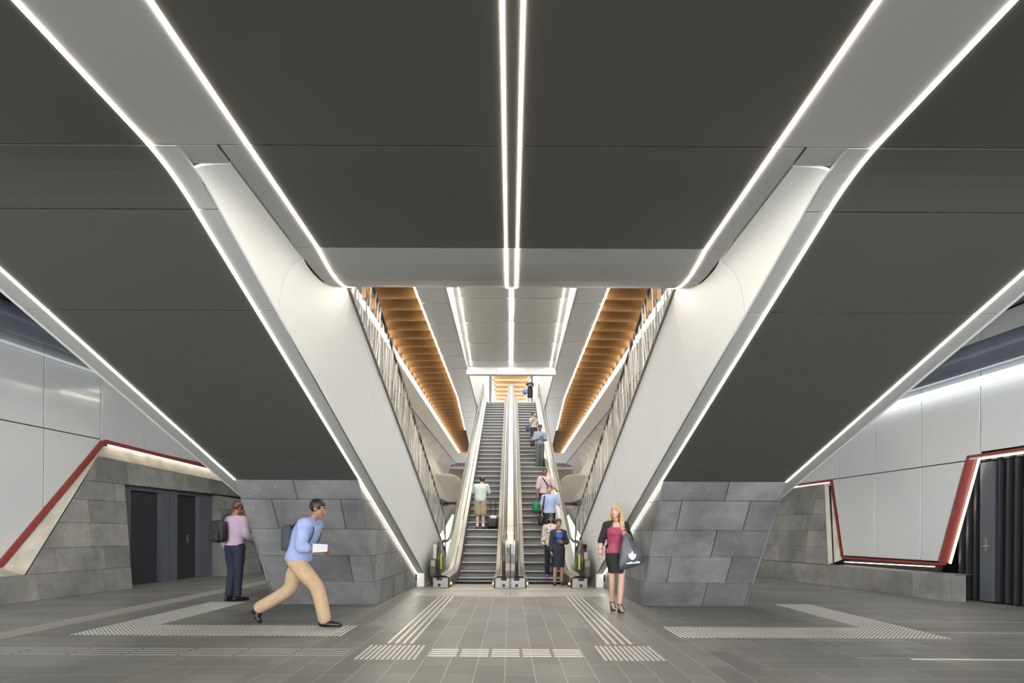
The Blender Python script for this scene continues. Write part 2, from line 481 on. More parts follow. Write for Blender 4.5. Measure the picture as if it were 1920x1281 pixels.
# ------------------------------------------------------------------ stone piers
def pier(s, side):
    e = empty('stone_pier', (s*3.15, 9, 0))
    props(e, f'leaning grey stone block pier carrying the {side} stair, nearer the camera', 'pier', 'stone piers')
    off = Vector((s*3.15, 9, 0))
    fb, ft = zs(7.06)-.0, 0
    zt = zs(7.06) - .003
    fq = [(s*2.29, 8.55, 0), (s*4.10, 8.55, 0), (s*3.965, 7.06, zt), (s*2.19, 7.06, zt)]
    nrm = Vector((0, -zt, -1.49)).normalized()
    bm = NB(); tl = tone_layer(bm)
    ins = .03
    a = [(s*(x-0), y+ins, z) for x, y, z in ((2.24, 7.06, zt-.002), (2.36, 8.55, 0), (2.25, 11.36, 0), (2.24, 11.36, .30))]
    b = [(s*x, y+ins, z) for x, y, z in ((3.93, 7.06, zt-.002), (4.06, 8.55, 0), (4.06, 11.36, 0), (3.93, 11.36, .30))]
    for f in hexa(bm, a, b, 1): f[tl] = .8
    rows = [0, .215, .438, .65, .867, 1]
    spl = [[.58], [.18, .76], [.54], [.19, .75], [.55]]
    rnd = random.Random(5 if s < 0 else 9)
    for k in range(5):
        xs = [0] + [v + rnd.uniform(-.02, .02) for v in spl[k]] + [1]
        for i in range(len(xs)-1):
            g = .0035
            c = [bilin(fq, *q) for q in ((xs[i]+g*(i > 0), rows[k]+g*(k > 0)), (xs[i+1]-g*(i+2 < len(xs)), rows[k]+g*(k > 0)), (xs[i+1]-g*(i+2 < len(xs)), rows[k+1]-g), (xs[i]+g*(i > 0), rows[k+1]-g))]
            t = rnd.uniform(.80, 1.22)
            for f in hexa(bm, c, [p - nrm*.03 for p in c]): f[tl] = t
    def fn(y, z, n):
        xb = 2.29 if y < 8.55 else 2.29 - (y-8.55)*.036
        x = 2.183 + (xb-2.183)*(1 - min(1, z/zs(y)))
        return (s*(x + .03 - n), y, z)
    blocks(bm, fn, [r*zt for r in rows], (.75, 1.05), [(8.53, 0), (11.35, 0), (11.35, .285), (7.07, zt-.02)], gap=.004, deep=.03, seed=3, s_rng=(7, 11.4))
    def fo(y, z, n):
        x = 3.965 + .135*(y-7.06)/1.49 if y < 8.55 else 4.10
        return (s*(x - .03 + n), y, z)
    blocks(bm, fo, [r*zt for r in rows], (.75, 1.05), [(8.53, 0), (11.35, 0), (11.35, .285), (7.07, zt-.02)], gap=.0025, deep=.03, seed=4, s_rng=(7, 11.4))
    bmesh.ops.translate(bm, verts=bm.verts[:], vec=-off)
    link('block_cladding', bm, [STONE, BACK], e)
pier(-1, 'left'); pier(1, 'right')

# ------------------------------------------------------------------ white stair side walls with rod balustrades
TOPX, BOTX, WH = 1.75, 1.985, 1.12
def wsec(y, n=9):
    zb = max(0.0, zs(y) + (.0 if y < 11.3 else 0))
    if y >= 5.2:
        zt = zsl(y) + WH; f = (zb - zsl(y)) / WH
        x0 = BOTX + (TOPX-BOTX)*f
        return [(x0 + (TOPX-x0)*t, zb + (zt-zb)*t) for t in [i/(n-1) for i in range(n)]]
    w = max(0, min(1, (y-3.9)/1.3)); w = w*w*(3-2*w)
    k = max(0, min(1, (y-4.7)/.5))
    p0 = (BOTX + .012*(1-w), zb); p2 = (x_slot(y)*(1-k) + TOPX*k + .004, lip_z(y) + .004)
    pm = ((p0[0]+p2[0])/2, (p0[1]+p2[1])/2); pc = (1.975, p2[1])
    c = (pc[0]*(1-w)+pm[0]*w, pc[1]*(1-w)+pm[1]*w)
    out = []
    for i in range(n):
        t = i/(n-1)
        out.append(((1-t)**2*p0[0]+2*t*(1-t)*c[0]+t*t*p2[0], (1-t)**2*p0[1]+2*t*(1-t)*c[1]+t*t*p2[1]))
    return out
def stair_wall(s, side):
    e = empty('stair_side_wall', (s*1.9, 9, 0))
    props(e, f'smooth white panelled side wall of the {side} stair facing the escalators', 'stair wall', 'white stair side walls')
    cuts = [3.095, 4.2, 5.33, 6.45, 7.55, 8.65, 9.75, 10.85, 11.95, 13.2]
    for a, b in zip(cuts[:-1], cuts[1:]):
        a += .005; b -= .005
        ys = [a + (b-a)*i/12 for i in range(13)]
        bm = NB()
        loft(bm, [[(s*x - s*1.9, y-9, z) for x, z in wsec(y)] for y in ys])
        bmesh.ops.recalc_face_normals(bm, faces=bm.faces[:])
        bm.normal_update()
        tot = sum((f.normal.x for f in bm.faces))
        if tot * s > 0: bmesh.ops.reverse_faces(bm, faces=bm.faces[:])
        o = link('wall_panel', bm, WHITE, e, smooth=True, normals=False)
        md = o.modifiers.new('solidify', 'SOLIDIFY'); md.thickness = .02; md.offset = -1
        o.modifiers.new('split', 'EDGE_SPLIT')
    bm = NB()
    loft(bm, [[(s*(x+.022) - s*1.9, y-9, z) for x, z in wsec(y)] for y in [3.2+.15*i for i in range(15)]+[5.5+.5*i for i in range(16)]])
    link('backing', bm, BACK, e)
    return e
stair_wall(-1, 'left'); stair_wall(1, 'right')

def balustrade(s, side):
    e = empty('rod_balustrade', (s*TOPX, 9, 0))
    props(e, f'balustrade of crossing metal rods along the top of the {side} white stair wall', 'balustrade', 'rod balustrades')
    def zt(y): return zsl(y) + WH
    def q(y, z, dx=0): return (s*dx, y-9, z)
    bm = NB(); tube(bm, [q(4.95, zt(4.95)+.9), q(13.0, zt(13.0)+.9), q(13.18, zt(13.18)+.86), q(13.2, .45)], .022, 8); link('handrail', bm, BRONZE, e, smooth=True)
    bm = NB(); path_strip(bm, [(5.0-9, zt(5.0)), (13.2-9, zt(13.2))], (-.03, .03), .02); link('base_rail', bm, STEELD, e)
    rnd = random.Random(11)
    n = 50
    for layer in (0, 1):
        for i in range(n):
            y0 = 5.05 + (13.1-5.05)*(i+rnd.uniform(-.25, .25)+.5*layer)/n
            d = rnd.uniform(-.10, .20) if layer else rnd.uniform(-.04, .30)
            y1 = max(5.0, min(13.15, y0 + d))
            bm = NB(); dx = -.016 if layer else .016
            a = (s*dx, y0-9, zt(y0)); b = (s*dx, y1-9, zt(y1)+.9)
            hexa(bm, [(a[0]-.005, a[1]-.009, a[2]), (a[0]+.005, a[1]-.009, a[2]), (a[0]+.005, a[1]+.009, a[2]), (a[0]-.005, a[1]+.009, a[2])],
                     [(b[0]-.005, b[1]-.009, b[2]), (b[0]+.005, b[1]-.009, b[2]), (b[0]+.005, b[1]+.009, b[2]), (b[0]-.005, b[1]+.009, b[2])])
            link('rod', bm, ROD, e)
balustrade(-1, 'left'); balustrade(1, 'right')

# ------------------------------------------------------------------ LED strip lights of the lower ceiling
def strip(path, xs, label, m=None, group='ceiling strip lights', th=.02, drop=.006):
    b = NB(); path_strip(b, [(y, z-drop) for y, z in path], xs, th)
    y, z = path[0]; x = (xs(y) if callable(xs) else xs)[0]
    return props(link('strip_light', b, m or LED), label, 'strip light', group)
W = .0095
for s, nm in ((-1, 'left'), (1, 'right')):
    strip([(-6.9, ZC)] + lipp, (s*.046-W, s*.046+W), f'{nm} one of the close pair of strip lights down the ceiling centre')
    strip([(-6.9, ZC)] + [(4.0, ZC)] + LIP[:8], (lambda y, s=s: (s*x_led(y)-W, s*x_led(y)+W)), f'strip light along the {nm} edge of the dark central ceiling, curling up at the opening')
    strip([(-6.9, ZC)] + ypts(2.85, 3.4, zs, .06) + [(11.37, zs(11.37))], (s*2.17-W, s*2.17+W), f'bent strip light along the inner edge of the {nm} stair underside to its foot block')
    strip(ypts(2.85, 3.4, zs, .06) + [(7.07, zs(7.07))], (s*3.97-W, s*3.97+W), f'strip light down the outer edge of the {nm} stair underside to the pier top')

# ------------------------------------------------------------------ side walls
def WL(s, z, n): return (-(10.2 - .12*s) + n, s, z)
def WR(s, z, n): return (9.7 - .12*s - n, s, z)
def wall(side, fn, cuts_s, zh, region_lo, ztop, diag, lab_group):
    bm = NB(); slab(bm, fn, [(-7, 0), (18, 0), (18, 5.25), (-7, 5.25)], -.9, -.85)
    w = props(link(f'wall_{side}', bm, BACK), kind='structure')
    for a, b in zip(cuts_s[:-1], cuts_s[1:]):
        for reg in (region_lo, [(-8, zh), (19, zh), (19, ztop), (-8, ztop)]):
            for p in diag(reg):
                q = clip_poly([(a, 0), (b, 0), (b, 5.3), (a, 5.3)], p)
                q = shrink(q, .009) if len(q) > 2 else []
                if len(q) > 2:
                    bm = NB(); slab(bm, fn, q, -.04, 0)
                    o = link('wall_panel', bm, GLOSSY, w)
                    md = o.modifiers.new('bevel', 'BEVEL'); md.width = .004; md.segments = 2
    return w
SLc = [9.53 + 1.12*k for k in range(-14, 1)] + [10.68, 11.78, 12.88, 13.98, 15.08, 16.2, 17.9]
wl = wall('left', WL, SLc, 3.25, [(-8, .68), (8.86, .68), (10.78, 3.25), (-8, 3.25)], 5.2, lambda r: [r] if r[0][1] < 1 else
     [[(-8, 3.25), (10.68, 3.25), (10.68, 5.2), (-8, 5.2)], [(10.68, 3.22), (19, 3.0), (19, 5.2), (10.68, 5.2)]], '')
bm = NB(); slab(bm, WL, [(-7, .3), (18, .3), (18, 5.25), (-7, 5.25)], -.12, -.06); link('backing', bm, BACK, wl)
# red trim of the left wall
def ribbon(fn, pts, w, n0, n1):
    b = NB()
    for (a, c) in zip(pts[:-1], pts[1:]):
        d = Vector((c[0]-a[0], c[1]-a[1])).normalized(); nx, nz = -d.y*w, d.x*w
        slab(b, fn, [a, c, (c[0]+nx, c[1]+nz), (a[0]+nx, a[1]+nz)], n0, n1)
    return b
props(link('trim_2', ribbon(WL, [(8.80, .60), (10.74, 3.17), (15.5, 2.94)], .085, -.06, .05), RED), kind='structure')
props(link('trim_3', ribbon(WL, [(-6, .60), (8.80, .60)], .06, -.06, .04), RED), kind='structure')
# pale chamfer and stone facing
def ST(s, z, n): return (-(10.2 - .12*s) + (.62 - .17*z) + n, s, z)
bm = NB()
la = [WL(-6, .62, -.03), WL(8.84, .62, -.03), WL(10.78, 3.13, -.03), WL(15.5, 2.91, -.03)]
lb = [ST(-6, .47, -.02), ST(8.73, .47, -.02), ST(10.50, 2.86, -.02), ST(15.3, 2.66, -.02)]
rows = []
for k in range(7):
    t = k/6; c = .06*math.sin(math.pi*t)
    rows.append([tuple(Vector(p)*(1-t) + Vector(q)*t - Vector((c, 0, 0))) for p, q in zip(la, lb)])
loft(bm, rows)
props(link('trim_4', bm, CREAM), kind='structure')
bm = NB(); tl = tone_layer(bm)
dl, dr, dt = 10.77, 13.86, 2.30
jam = lambda z: 10.77 + .23*z/2.34
def dia(z): return 8.73 + (10.50-8.73)*(z-.47)/(2.86-.47)
rowsz = [0, .47, .98, 1.5, 2.02, 2.3]
blocks(bm, ST, [0, .47], (.95, 1.5), [(-6, 0), (jam(0), 0), (jam(.47), .47), (-6, .47)], seed=2, s_rng=(-6, 11.2))
blocks(bm, ST, [.47, .93, 1.42, 1.9, 2.3], (.7, 1.15), [(dia(.47), .47), (jam(.47), .47), (jam(2.3), 2.3), (dia(2.3), 2.3)], seed=3, s_rng=(8.5, 11.2))
blocks(bm, ST, [2.3, 2.9], (.7, 1.0), [(dia(2.3), 2.3), (15.3, 2.22), (15.3, 2.66), (10.47, 2.86)], seed=4, s_rng=(9.8, 15.4))
blocks(bm, ST, [0, .47, .93, 1.42, 1.9, 2.3], (.7, 1.1), [(13.86, 0), (15.3, 0), (15.3, 2.22), (13.86, 2.27)], seed=6, s_rng=(13, 15.4))
for reg in ([(-6, 0), (10.70, 0), (10.70, .46), (-6, .46)], [(dia(.47)+.03, .46), (10.72, .46), (10.93, 2.3), (dia(2.3)+.03, 2.3)],
            [(dia(2.3)+.05, 2.31), (15.28, 2.27), (15.28, 2.64), (10.52, 2.83)], [(13.93, 0), (15.28, 0), (15.28, 2.27), (13.9, 2.31)]):
    for f in slab(bm, ST, reg, -.02, -.06, 1): f[tl] = .7
# reveals of the door recess
for a in ([ST(jam(0), 0, 0), ST(jam(2.3), 2.3, 0), WL(11.1, 2.3, -.35), WL(10.87, 0, -.35)],
          [ST(13.86, 0, 0), ST(13.86, 2.27, 0), WL(13.86, 2.27, -.35), WL(13.86, 0, -.35)],
          [ST(jam(2.3), 2.3, 0), ST(13.86, 2.27, 0), WL(13.86, 2.27, -.35), WL(11.1, 2.3, -.35)]):
    f = bm.faces.new([bm.verts.new(p) for p in a]); f[tl] = .8
# end return facing the passage behind
f = bm.faces.new([bm.verts.new(p) for p in (ST(15.3, 0, 0), ST(15.3, 2.66, 0), WL(15.3, 2.66, -.4), WL(15.3, 0, -.4))]); f[tl] = .9
f = bm.faces.new([bm.verts.new(p) for p in (ST(-6, .465, 0), ST(8.73, .465, 0), WL(9.0, .465, -.1), WL(-6, .465, -.1))]); f[tl] = 1.1
link('stone_facing', bm, [STONEW, BACK], wl)

# doors in the left wall recess
def D(s, z, n): return WL(s, z, n+.07)
bm = NB(); slab(bm, D, [(10.8, 0), (13.9, 0), (13.9, 2.32), (10.8, 2.32)], -.14, -.1); link('door_backing', bm, BLACKM, wl)
def door(idx, s0, s1, leaf0, leaf1, handle):
    bm = NB()
    for r in ([(s0, 0), (leaf0, 0), (leaf0, 2.30), (s0, 2.30)], [(leaf1, 0), (s1, 0), (s1, 2.30), (leaf1, 2.30)], [(leaf0, 2.2), (leaf1, 2.2), (leaf1, 2.30), (leaf0, 2.30)]):
        slab(bm, D, r, -.12, .06)
    fr = props(link(f'door_{idx}', bm, FRAME), kind='structure')
    bm = NB(); slab(bm, D, [(leaf0+.01, .01), (leaf1-.01, .01), (leaf1-.01, 2.19), (leaf0+.01, 2.19)], -.1, -.04); link('door_leaf', bm, DOOR, fr)
    if handle:
        bm = NB(); c = leaf0 + (leaf1-leaf0)*.62
        slab(bm, D, [(c-.02, .95), (c+.02, .95), (c+.02, 1.17), (c-.02, 1.17)], -.04, -.03)
        tube(bm, [D(c, 1.03, -.03), D(c, 1.03, .02), D(c-.12, 1.03, .02)], .009, 8); link('door_handle', bm, STEEL, fr)
    return fr
door(1, 10.9, 12.36, 11.28, 12.12, False)
door(2, 12.38, 13.84, 12.62, 13.36, True)

# right wall
SRc = [9.02 + 1.12*k for k in range(-14, 1)] + [10.15, 11.25, 12.33, 13.4, 14.5, 15.6, 16.8, 17.9]
def rdiag(r):
    if r[0][1] < 1: return [r]
    return [[(-8, 2.77), (9.02, 2.77), (9.02, 5.2), (-8, 5.2)], [(9.02, 2.65), (12.5, 2.65), (12.5, 5.2), (9.02, 5.2)], [(12.5, 2.65), (19, 2.65), (19, 5.2), (12.5, 5.2)]]
wr = wall('right', WR, SRc, 2.65, [(9.80, .72), (12.16, .72), (12.52, 2.65), (9.28, 2.65)], 5.2, rdiag, '')
bm = NB(); slab(bm, WR, [(9.86, .4), (18, .4), (18, 2.9), (9.24, 2.9)], -.12, -.06); slab(bm, WR, [(-7, 2.8), (18, 2.8), (18, 5.25), (-7, 5.25)], -.12, -.06); link('backing', bm, BACK, wr)
props(link('trim_5', ribbon(WR, [(-6, 2.765), (9.24, 2.745), (9.77, .70), (12.2, .70), (12.54, 2.645), (15.5, 2.645)], -.05, -.14, .012), RED), kind='structure')
def SR(s, z, n): return (10.1 - .2*s + .12 + .13*(z-.4) - n, s, z)
def BR(s, z, n): return (10.1 - .2*s - n, s, z)
bm = NB(); tl = tone_layer(bm)
blocks(bm, BR, [0, .50], (.9, 1.25), [(9.2, 0), (15.5, 0), (15.5, .5), (9.2, .5)], seed=12, s_rng=(9.2, 15.6), gap=.003)
def e1(z): return 12.10 + (12.53-12.10)*(z-.5)/2.05
blocks(bm, SR, [.5, .93, 1.35, 1.77, 2.16, 2.56], (.55, .95), [(e1(.5), .5), (15.5, .5), (15.5, 2.5), (e1(2.52), 2.52)], seed=14, s_rng=(12, 15.6), gap=.003)
for f in slab(bm, BR, [(9.22, 0), (15.5, 0), (15.5, .49), (9.22, .49)], -.02, -.3, 0): f[tl] = .9
for f in slab(bm, SR, [(e1(.5)+.03, .49), (15.5, .49), (15.5, 2.5), (e1(2.5)+.03, 2.5)], -.02, -.2, 1): f[tl] = .9
f = bm.faces.new([bm.verts.new(p) for p in (BR(9.2, 0, .012), BR(9.2, .5, .012), WR(9.45, .5, -.2), WR(9.45, 0, -.2))]); f[tl] = 1.0
f = bm.faces.new([bm.verts.new(p) for p in (BR(9.2, .5, .012), BR(12.1, .5, .012), WR(12.1, .5, -.2), WR(9.3, .5, -.2))]); f[tl] = 1.15
link('stone_facing', bm, [STONEW, BACK], wr)
bm = NB()
la = [WR(12.22, .62, -.03), WR(12.58, 2.54, -.03), WR(15.5, 2.58, -.03)]
lb = [SR(e1(.5), .5, -.01), SR(e1(2.5), 2.5, -.01), SR(15.5, 2.48, -.01)]
loft(bm, [[tuple(Vector(p)*(1-t) + Vector(q)*t) for p, q in zip(la, lb)] for t in (0, .5, 1)])
props(link('trim_6', bm, CREAM), kind='structure')
# dark slatted wall on the right with its door
def SLT(s, z, n): return (9.95 - .12*s - n, s, z)
bm = NB(); slab(bm, SLT, [(-6, 0), (9.85, 0), (9.45, 2.85), (-6, 2.85)], -.3, -.25); sb = link('slat_backing', bm, BLACKM, wr)
bm = NB(); k = 0
s0 = 9.62
while s0 > 5:
    slab(bm, SLT, [(s0-.02, .03), (s0+.02, .03), (s0+.02-.02, 2.62), (s0-.02-.02, 2.62)], -.12, .0); s0 -= .135
link('slat', bm, mat('charcoal_slat', (.03, .03, .032), .35), wr)['kind'] = 'stuff'
bm = NB()
s0 = 9.4
while s0 > 5:
    slab(bm, SLT, [(s0-.05, 2.64), (s0+.05, 2.64), (s0+.05, 2.74), (s0-.05, 2.74)], -.1, .01); s0 -= .2
link('slat_clip', bm, FRAME, wr)['kind'] = 'stuff'
bm = NB()
slab(bm, SLT, [(9.0, 0.03), (9.22, .03), (9.22, 2.61), (9.0, 2.61)], -.05, .03)
d3 = props(link('door_3', bm, FRAME), kind='structure')
bm = NB(); slab(bm, SLT, [(8.2, .03), (8.99, .03), (8.99, 2.60), (8.2, 2.60)], -.2, -.14); link('door_leaf', bm, DOOR, d3)
bm = NB(); slab(bm, SLT, [(9.1, .95), (9.14, .95), (9.14, 1.2), (9.1, 1.2)], .03, .045)
tube(bm, [SLT(9.12, 1.05, .04), SLT(9.12, 1.05, .09), SLT(8.99, 1.05, .09)], .009, 8); link('door_handle', bm, STEEL, d3)
# dark slatted end wall behind the left pier
bm = NB(); box(bm, (-8.6, 16.6, 0), (-4.6, 16.8, 3.2)); we = props(link('wall_end', bm, BLACKM), kind='structure')
bm = NB()
for k in range(24): box(bm, (-8.4+.15*k, 16.5, 0), (-8.36+.15*k, 16.6, 3.2))
link('slat', bm, MATS['charcoal_slat'], we)['kind'] = 'stuff'

# ducts and lights along the side walls
def duct(s, c, z, r, label):
    bm = NB(); k = -.12
    pts = [(s*(c-.12*y), y, z) for y in (-6, 0, 5, 9, 13, 17)]
    tube(bm, pts, r, 20, ref=(0, 0, 1))
    return props(link('duct', bm, PIPE, smooth=True), label, 'duct', 'wall ducts')
duct(-1, 9.78, 4.98, .25, 'round blue-grey duct along the top of the left white wall')
duct(1, 9.32, 4.42, .25, 'round blue-grey duct above the bright tube on the right white wall')
bm = NB(); slab(bm, WR, [(-6, 3.98), (14, 3.98), (14, 4.12), (-6, 4.12)], .04, .16)
props(link('tube_or_highlight', bm, LEDC), 'cool white tube light along the top of the right wall panels', 'strip light')
bm = NB(); slab(bm, WL, [(-6, 4.63), (14, 4.63), (14, 4.66), (-6, 4.66)], .03, .1)
props(link('tube_or_highlight', bm, emit('highlight_glow', (.85, .92, 1.0), .22)), 'thin glowing line added as the highlight under the left wall duct', 'strip light')  # no lamp here: added glow in place of the duct's bluish highlight
def wall_led(fn, pts, w, n0, n1, label):
    props(link('strip_light', ribbon(fn, pts, w, n0, n1), emit('led_frame', (1, .92, .78), 2.6)), label, 'strip light', 'strip lights on the red wall trims')
wall_led(WL, [(10.84, 3.13), (15.4, 2.91)], .03, .0, .03, 'strip light under the red trim above the grey doors on the left')
wall_led(WR, [(-6, 2.71), (9.19, 2.69), (9.72, .69)], -.026, -.17, -.145, 'strip light following the red frame of the black slatted opening')
wall_led(WR, [(12.60, 2.585), (15.4, 2.585)], -.02, .0, .03, 'short strip light under the red trim above the far right stone wall')
wall_led(WR, [(9.85, .62), (12.1, .58)], -.015, .0, .02, 'thin strip light under the white panels above the right stone bench')
# ------------------------------------------------------------------ upper hall over the escalators
ZU, XI, XO = 7.3, 1.66, 4.8
bm = NB()
for s in (-1, 1):
    box(bm, (min(s*XI, s*13), 6.4, ZU+.36), (max(s*XI, s*13), 45, 8.86))
up = props(link('ceiling_upper', bm, BACK), kind='structure')
def xin(y): return 2.38 if y < 22 else 2.38 + (y-22)*.044
def upanel(xs, a, b, m=WHITE2, z=ZU, name='ceiling_panel', par=up):
    bm = NB(); path_strip(bm, [(a+.018, z), (b-.018, z)], xs, .04); return link(name, bm, m, par)
def upper_side(s, side):
    y = 6.45
    while y < 37:
        b = min(y+1.3, 37.3)
        upanel(lambda yy: (s*(XI+.005), s*(xin(yy)-.03)), y, b)
        upanel((s*3.99, s*XO), y, b)
        y = b
    upanel((s*XI, s*XO), 37.3, 43)
    # inner face of the opening and outer edge
    bm = NB(); box(bm, (min(s*(XI-.003), s*(XI-.05)), 6.5, ZU), (max(s*(XI-.003), s*(XI-.05)), 43, 10.3)); link('opening_face', bm, FASC, up)
    bm = NB(); box(bm, (min(s*XO, s*(XO-.06)), 6.5, ZU-.03), (max(s*XO, s*(XO-.06)), 43, ZU+.36)); link('edge_face', bm, WHITE2, up)
    e = empty('timber_slat_ceiling', (s*3.1, 20, ZU)); props(e, f'band of horizontal timber slats on the upper ceiling, {side} of the escalators', 'slatted ceiling', 'timber slat ceilings')
    y = 7.4
    while y < 37.2:
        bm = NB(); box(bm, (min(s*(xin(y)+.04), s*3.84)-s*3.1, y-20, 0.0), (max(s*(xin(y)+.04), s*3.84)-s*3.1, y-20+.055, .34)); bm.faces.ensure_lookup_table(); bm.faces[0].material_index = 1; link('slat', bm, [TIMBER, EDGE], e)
        y += .66
    strip([(6.5, ZU), (22, ZU), (29, ZU)], (lambda yy: (s*(xin(yy)-.0), s*(xin(yy)+.04))), f'strip light on the escalator side of the {side} timber slats', LEDU, 'upper ceiling strip lights')
    strip([(6.5, ZU), (37.2, ZU)], (s*3.85, s*3.98), f'broad strip light on the outer side of the {side} timber slats', LEDU, 'upper ceiling strip lights')
upper_side(-1, 'left'); upper_side(1, 'right')
# central coffer above the escalators, falling towards the header
def zk(y): return 8.0 + (13.5-y)*.13
bm = NB(); path_strip(bm, [(6.45, zk(6.45)+.05), (18.2, zk(18.2)+.05)], (-XI, XI), .1); co = props(link('ceiling_coffer', bm, BACK), kind='structure')
y = 6.5
while y < 18.1:
    b = min(y+1.25, 18.2)
    for xa, xb in ((-XI, -1.475), (-1.445, -.056), (.056, 1.445), (1.475, XI), (-.024, .024)):
        bm = NB(); path_strip(bm, [(y+.018, zk(y)), (b-.018, zk(b))], (xa, xb), .04); link('ceiling_panel', bm, WHITE2, co)
    y = b
for s, nm in ((-1, 'left'), (1, 'right')):
    strip([(6.5, zk(6.5)), (18.1, zk(18.1))], (s*1.46-.015, s*1.46+.015), f'strip light along the {nm} side of the coffer high over the escalators', LEDK, 'upper ceiling strip lights')
    strip([(6.5, zk(6.5)), (18.1, zk(18.1))], (s*.04-.015, s*.04+.015), f'{nm} one of the close pair of strip lights high over the escalators', LEDK, 'upper ceiling strip lights')
for a, b in ((-XI, -.55), (-.55, .55), (.55, XI)):
    bm = NB(); box(bm, (a+.004, 18.21, 7.12), (b-.004, 18.4, 7.44)); link('header_panel', bm, WHITE2, co)
# upper landing and bright upper concourse
bm = NB(); box(bm, (-XI, 29.0, 8.5), (XI, 46, 8.86)); props(link('floor_upper', bm, STEELM), kind='structure')
e = empty('timber_beam_ceiling', (0, 38, 12.3)); props(e, 'bright timber beams of the far upper concourse framed above the escalator top', 'slatted ceiling')
for k in range(8):
    bm = NB(); y = 33.2 + 1.15*k
    hexa(bm, [(-1.35, y-38, .32), (1.35, y-38, .32), (1.15, y-38, 0), (-1.15, y-38, 0)], [(-1.35, y-38+.35, .32), (1.35, y-38+.35, .32), (1.15, y-38+.35, 0), (-1.15, y-38+.35, 0)])
    link('beam', bm, LIT_TIMBER, e)
bm = NB(); box(bm, (-1.6, 33-38, .34), (1.6, 43-38, .4)); link('board', bm, LIT_TIMBER, e)
bm = NB(); box(bm, (-13, 18.6, 13.4), (13, 48, 13.6)); props(link('ceiling_top', bm, WHITE2), kind='structure')
for s, nm in ((-1, 'left'), (1, 'right')):
    bm = NB(); box(bm, (s*1.42-.09, 33.6, 8.86), (s*1.42+.09, 33.9, 12.6))
    props(link('column', bm, FRAME), f'slim grey column at the {nm} of the upper landing', 'column', 'upper landing columns')

# ------------------------------------------------------------------ concrete vaults and piers behind the stairs
def vault(s, side):
    e = empty('concrete_vault', (s*4.5, 20, 0)); props(e, f'ribbed curved concrete vault under the platform behind the {side} balustrade', 'concrete vault', 'concrete vaults')
    sec = [(4.86, 7.28), (5.2, 7.2), (5.5, 6.95), (5.6, 6.55), (5.5, 6.15), (5.1, 5.4), (4.1, 3.75), (3.75, 3.2), (3.7, 3.05), (4.3, 2.95)]
    for k in range(18):
        a = 13.1 + 1.7*k; b = a + 1.692
        sk = lambda z: (7.3-z)*.28
        bm = NB(); loft(bm, [[(s*x - s*4.5, y-20+sk(z), z) for x, z in sec] for y in (a, b)])
        o = link('vault_segment', bm, CONC, e, smooth=True)
        md = o.modifiers.new('solidify', 'SOLIDIFY'); md.thickness = .12; md.offset = 0; o.modifiers.new('split', 'EDGE_SPLIT')
    bm = NB(); box(bm, (min(s*3.2, s*4.4)-s*4.5, 9.0, 2.9), (max(s*3.2, s*4.4)-s*4.5, 9.3, 3.04)); link('ledge', bm, BLACKM, e)
    bm = NB()
    out = [(2.95, 2.0), (3.0, 4.1), (3.08, 4.45), (3.3, 4.72), (3.7, 4.82), (6.0, 4.82), (6.0, 0), (5.0, 0), (4.6, 2.6), (4.2, 2.95), (3.4, 2.2)]
    hexa(bm, [(s*x, 30.0, z) for x, z in out], [(s*x, 32, z) for x, z in out])
    o = props(link('concrete_pier', bm, CONC), f'rounded concrete portal pier at the far end of the {side} vault', 'concrete pier', 'concrete portal piers')
    md = o.modifiers.new('bevel', 'BEVEL'); md.width = .12; md.segments = 3
    bm = NB()
    rows = []
    for t in [i/8 for i in range(9)]:
        z = 2.85 - 1.75*t; w = .5*(1-t)**.6*1.0 + .04; cx = 3.75 + .55*t
        rows.append([(s*(cx + w*math.cos(a)), 29.4 + .5*math.sin(a)*(1-.5*t), z) for a in [2*math.pi*k/14 for k in range(14)]])
    loft(bm, rows, close=True, cap=True)
    props(link('concrete_corbel', bm, CONC, smooth=True), f'tapering curved concrete corbel below the {side} vault ledge', 'corbel', 'concrete corbels')
    bm = NB(); box(bm, (min(s*13, s*13.2), 17, 0), (max(s*13, s*13.2), 46, 7.3)); 
    props(link(f'wall_far_{side}', bm, CONC), kind='structure')
vault(-1, 'left'); vault(1, 'right')
bm = NB(); box(bm, (-13, 43.05, 7.0), (13, 46, 7.4)); props(link('ceiling_far', bm, CONC), kind='structure')
bm = NB(); box(bm, (-13, 45.5, 3.4), (13, 45.8, 6.99)); props(link('wall_far', bm, CONC), kind='structure')

# ------------------------------------------------------------------ escalators
Y0, TN = 13.0, math.tan(R(30))
YT = Y0 + 8.86/TN
def zn(y):
    if y < Y0-.6: return 0.0
    if y < Y0+.6: return TN*(y-(Y0-.6))**2/2.4
    if y < YT-.6: return TN*(y-Y0)
    if y < YT+.6: return 8.86 - TN*(YT+.6-y)**2/2.4
    return 8.86
def ramp_pts(a, b, dz):
    ys = [a] + [y for y in [Y0-.6, Y0-.4, Y0-.2, Y0, Y0+.2, Y0+.4, Y0+.6, YT-.6, YT-.3, YT, YT+.3, YT+.6] if a < y < b] + [b]
    return [(y, zn(y)+dz) for y in ys]
def newel_rail(dz=1.06):
    pts = [(11.42, .17), (11.18, .2), (11.0, .32), (10.90, .52), (10.88, .72), (10.94, .90), (11.08, 1.02), (11.3, dz)]
    return pts + ramp_pts(11.6, YT+1.2, dz)
XC, HS, HR = .87, .49, .725
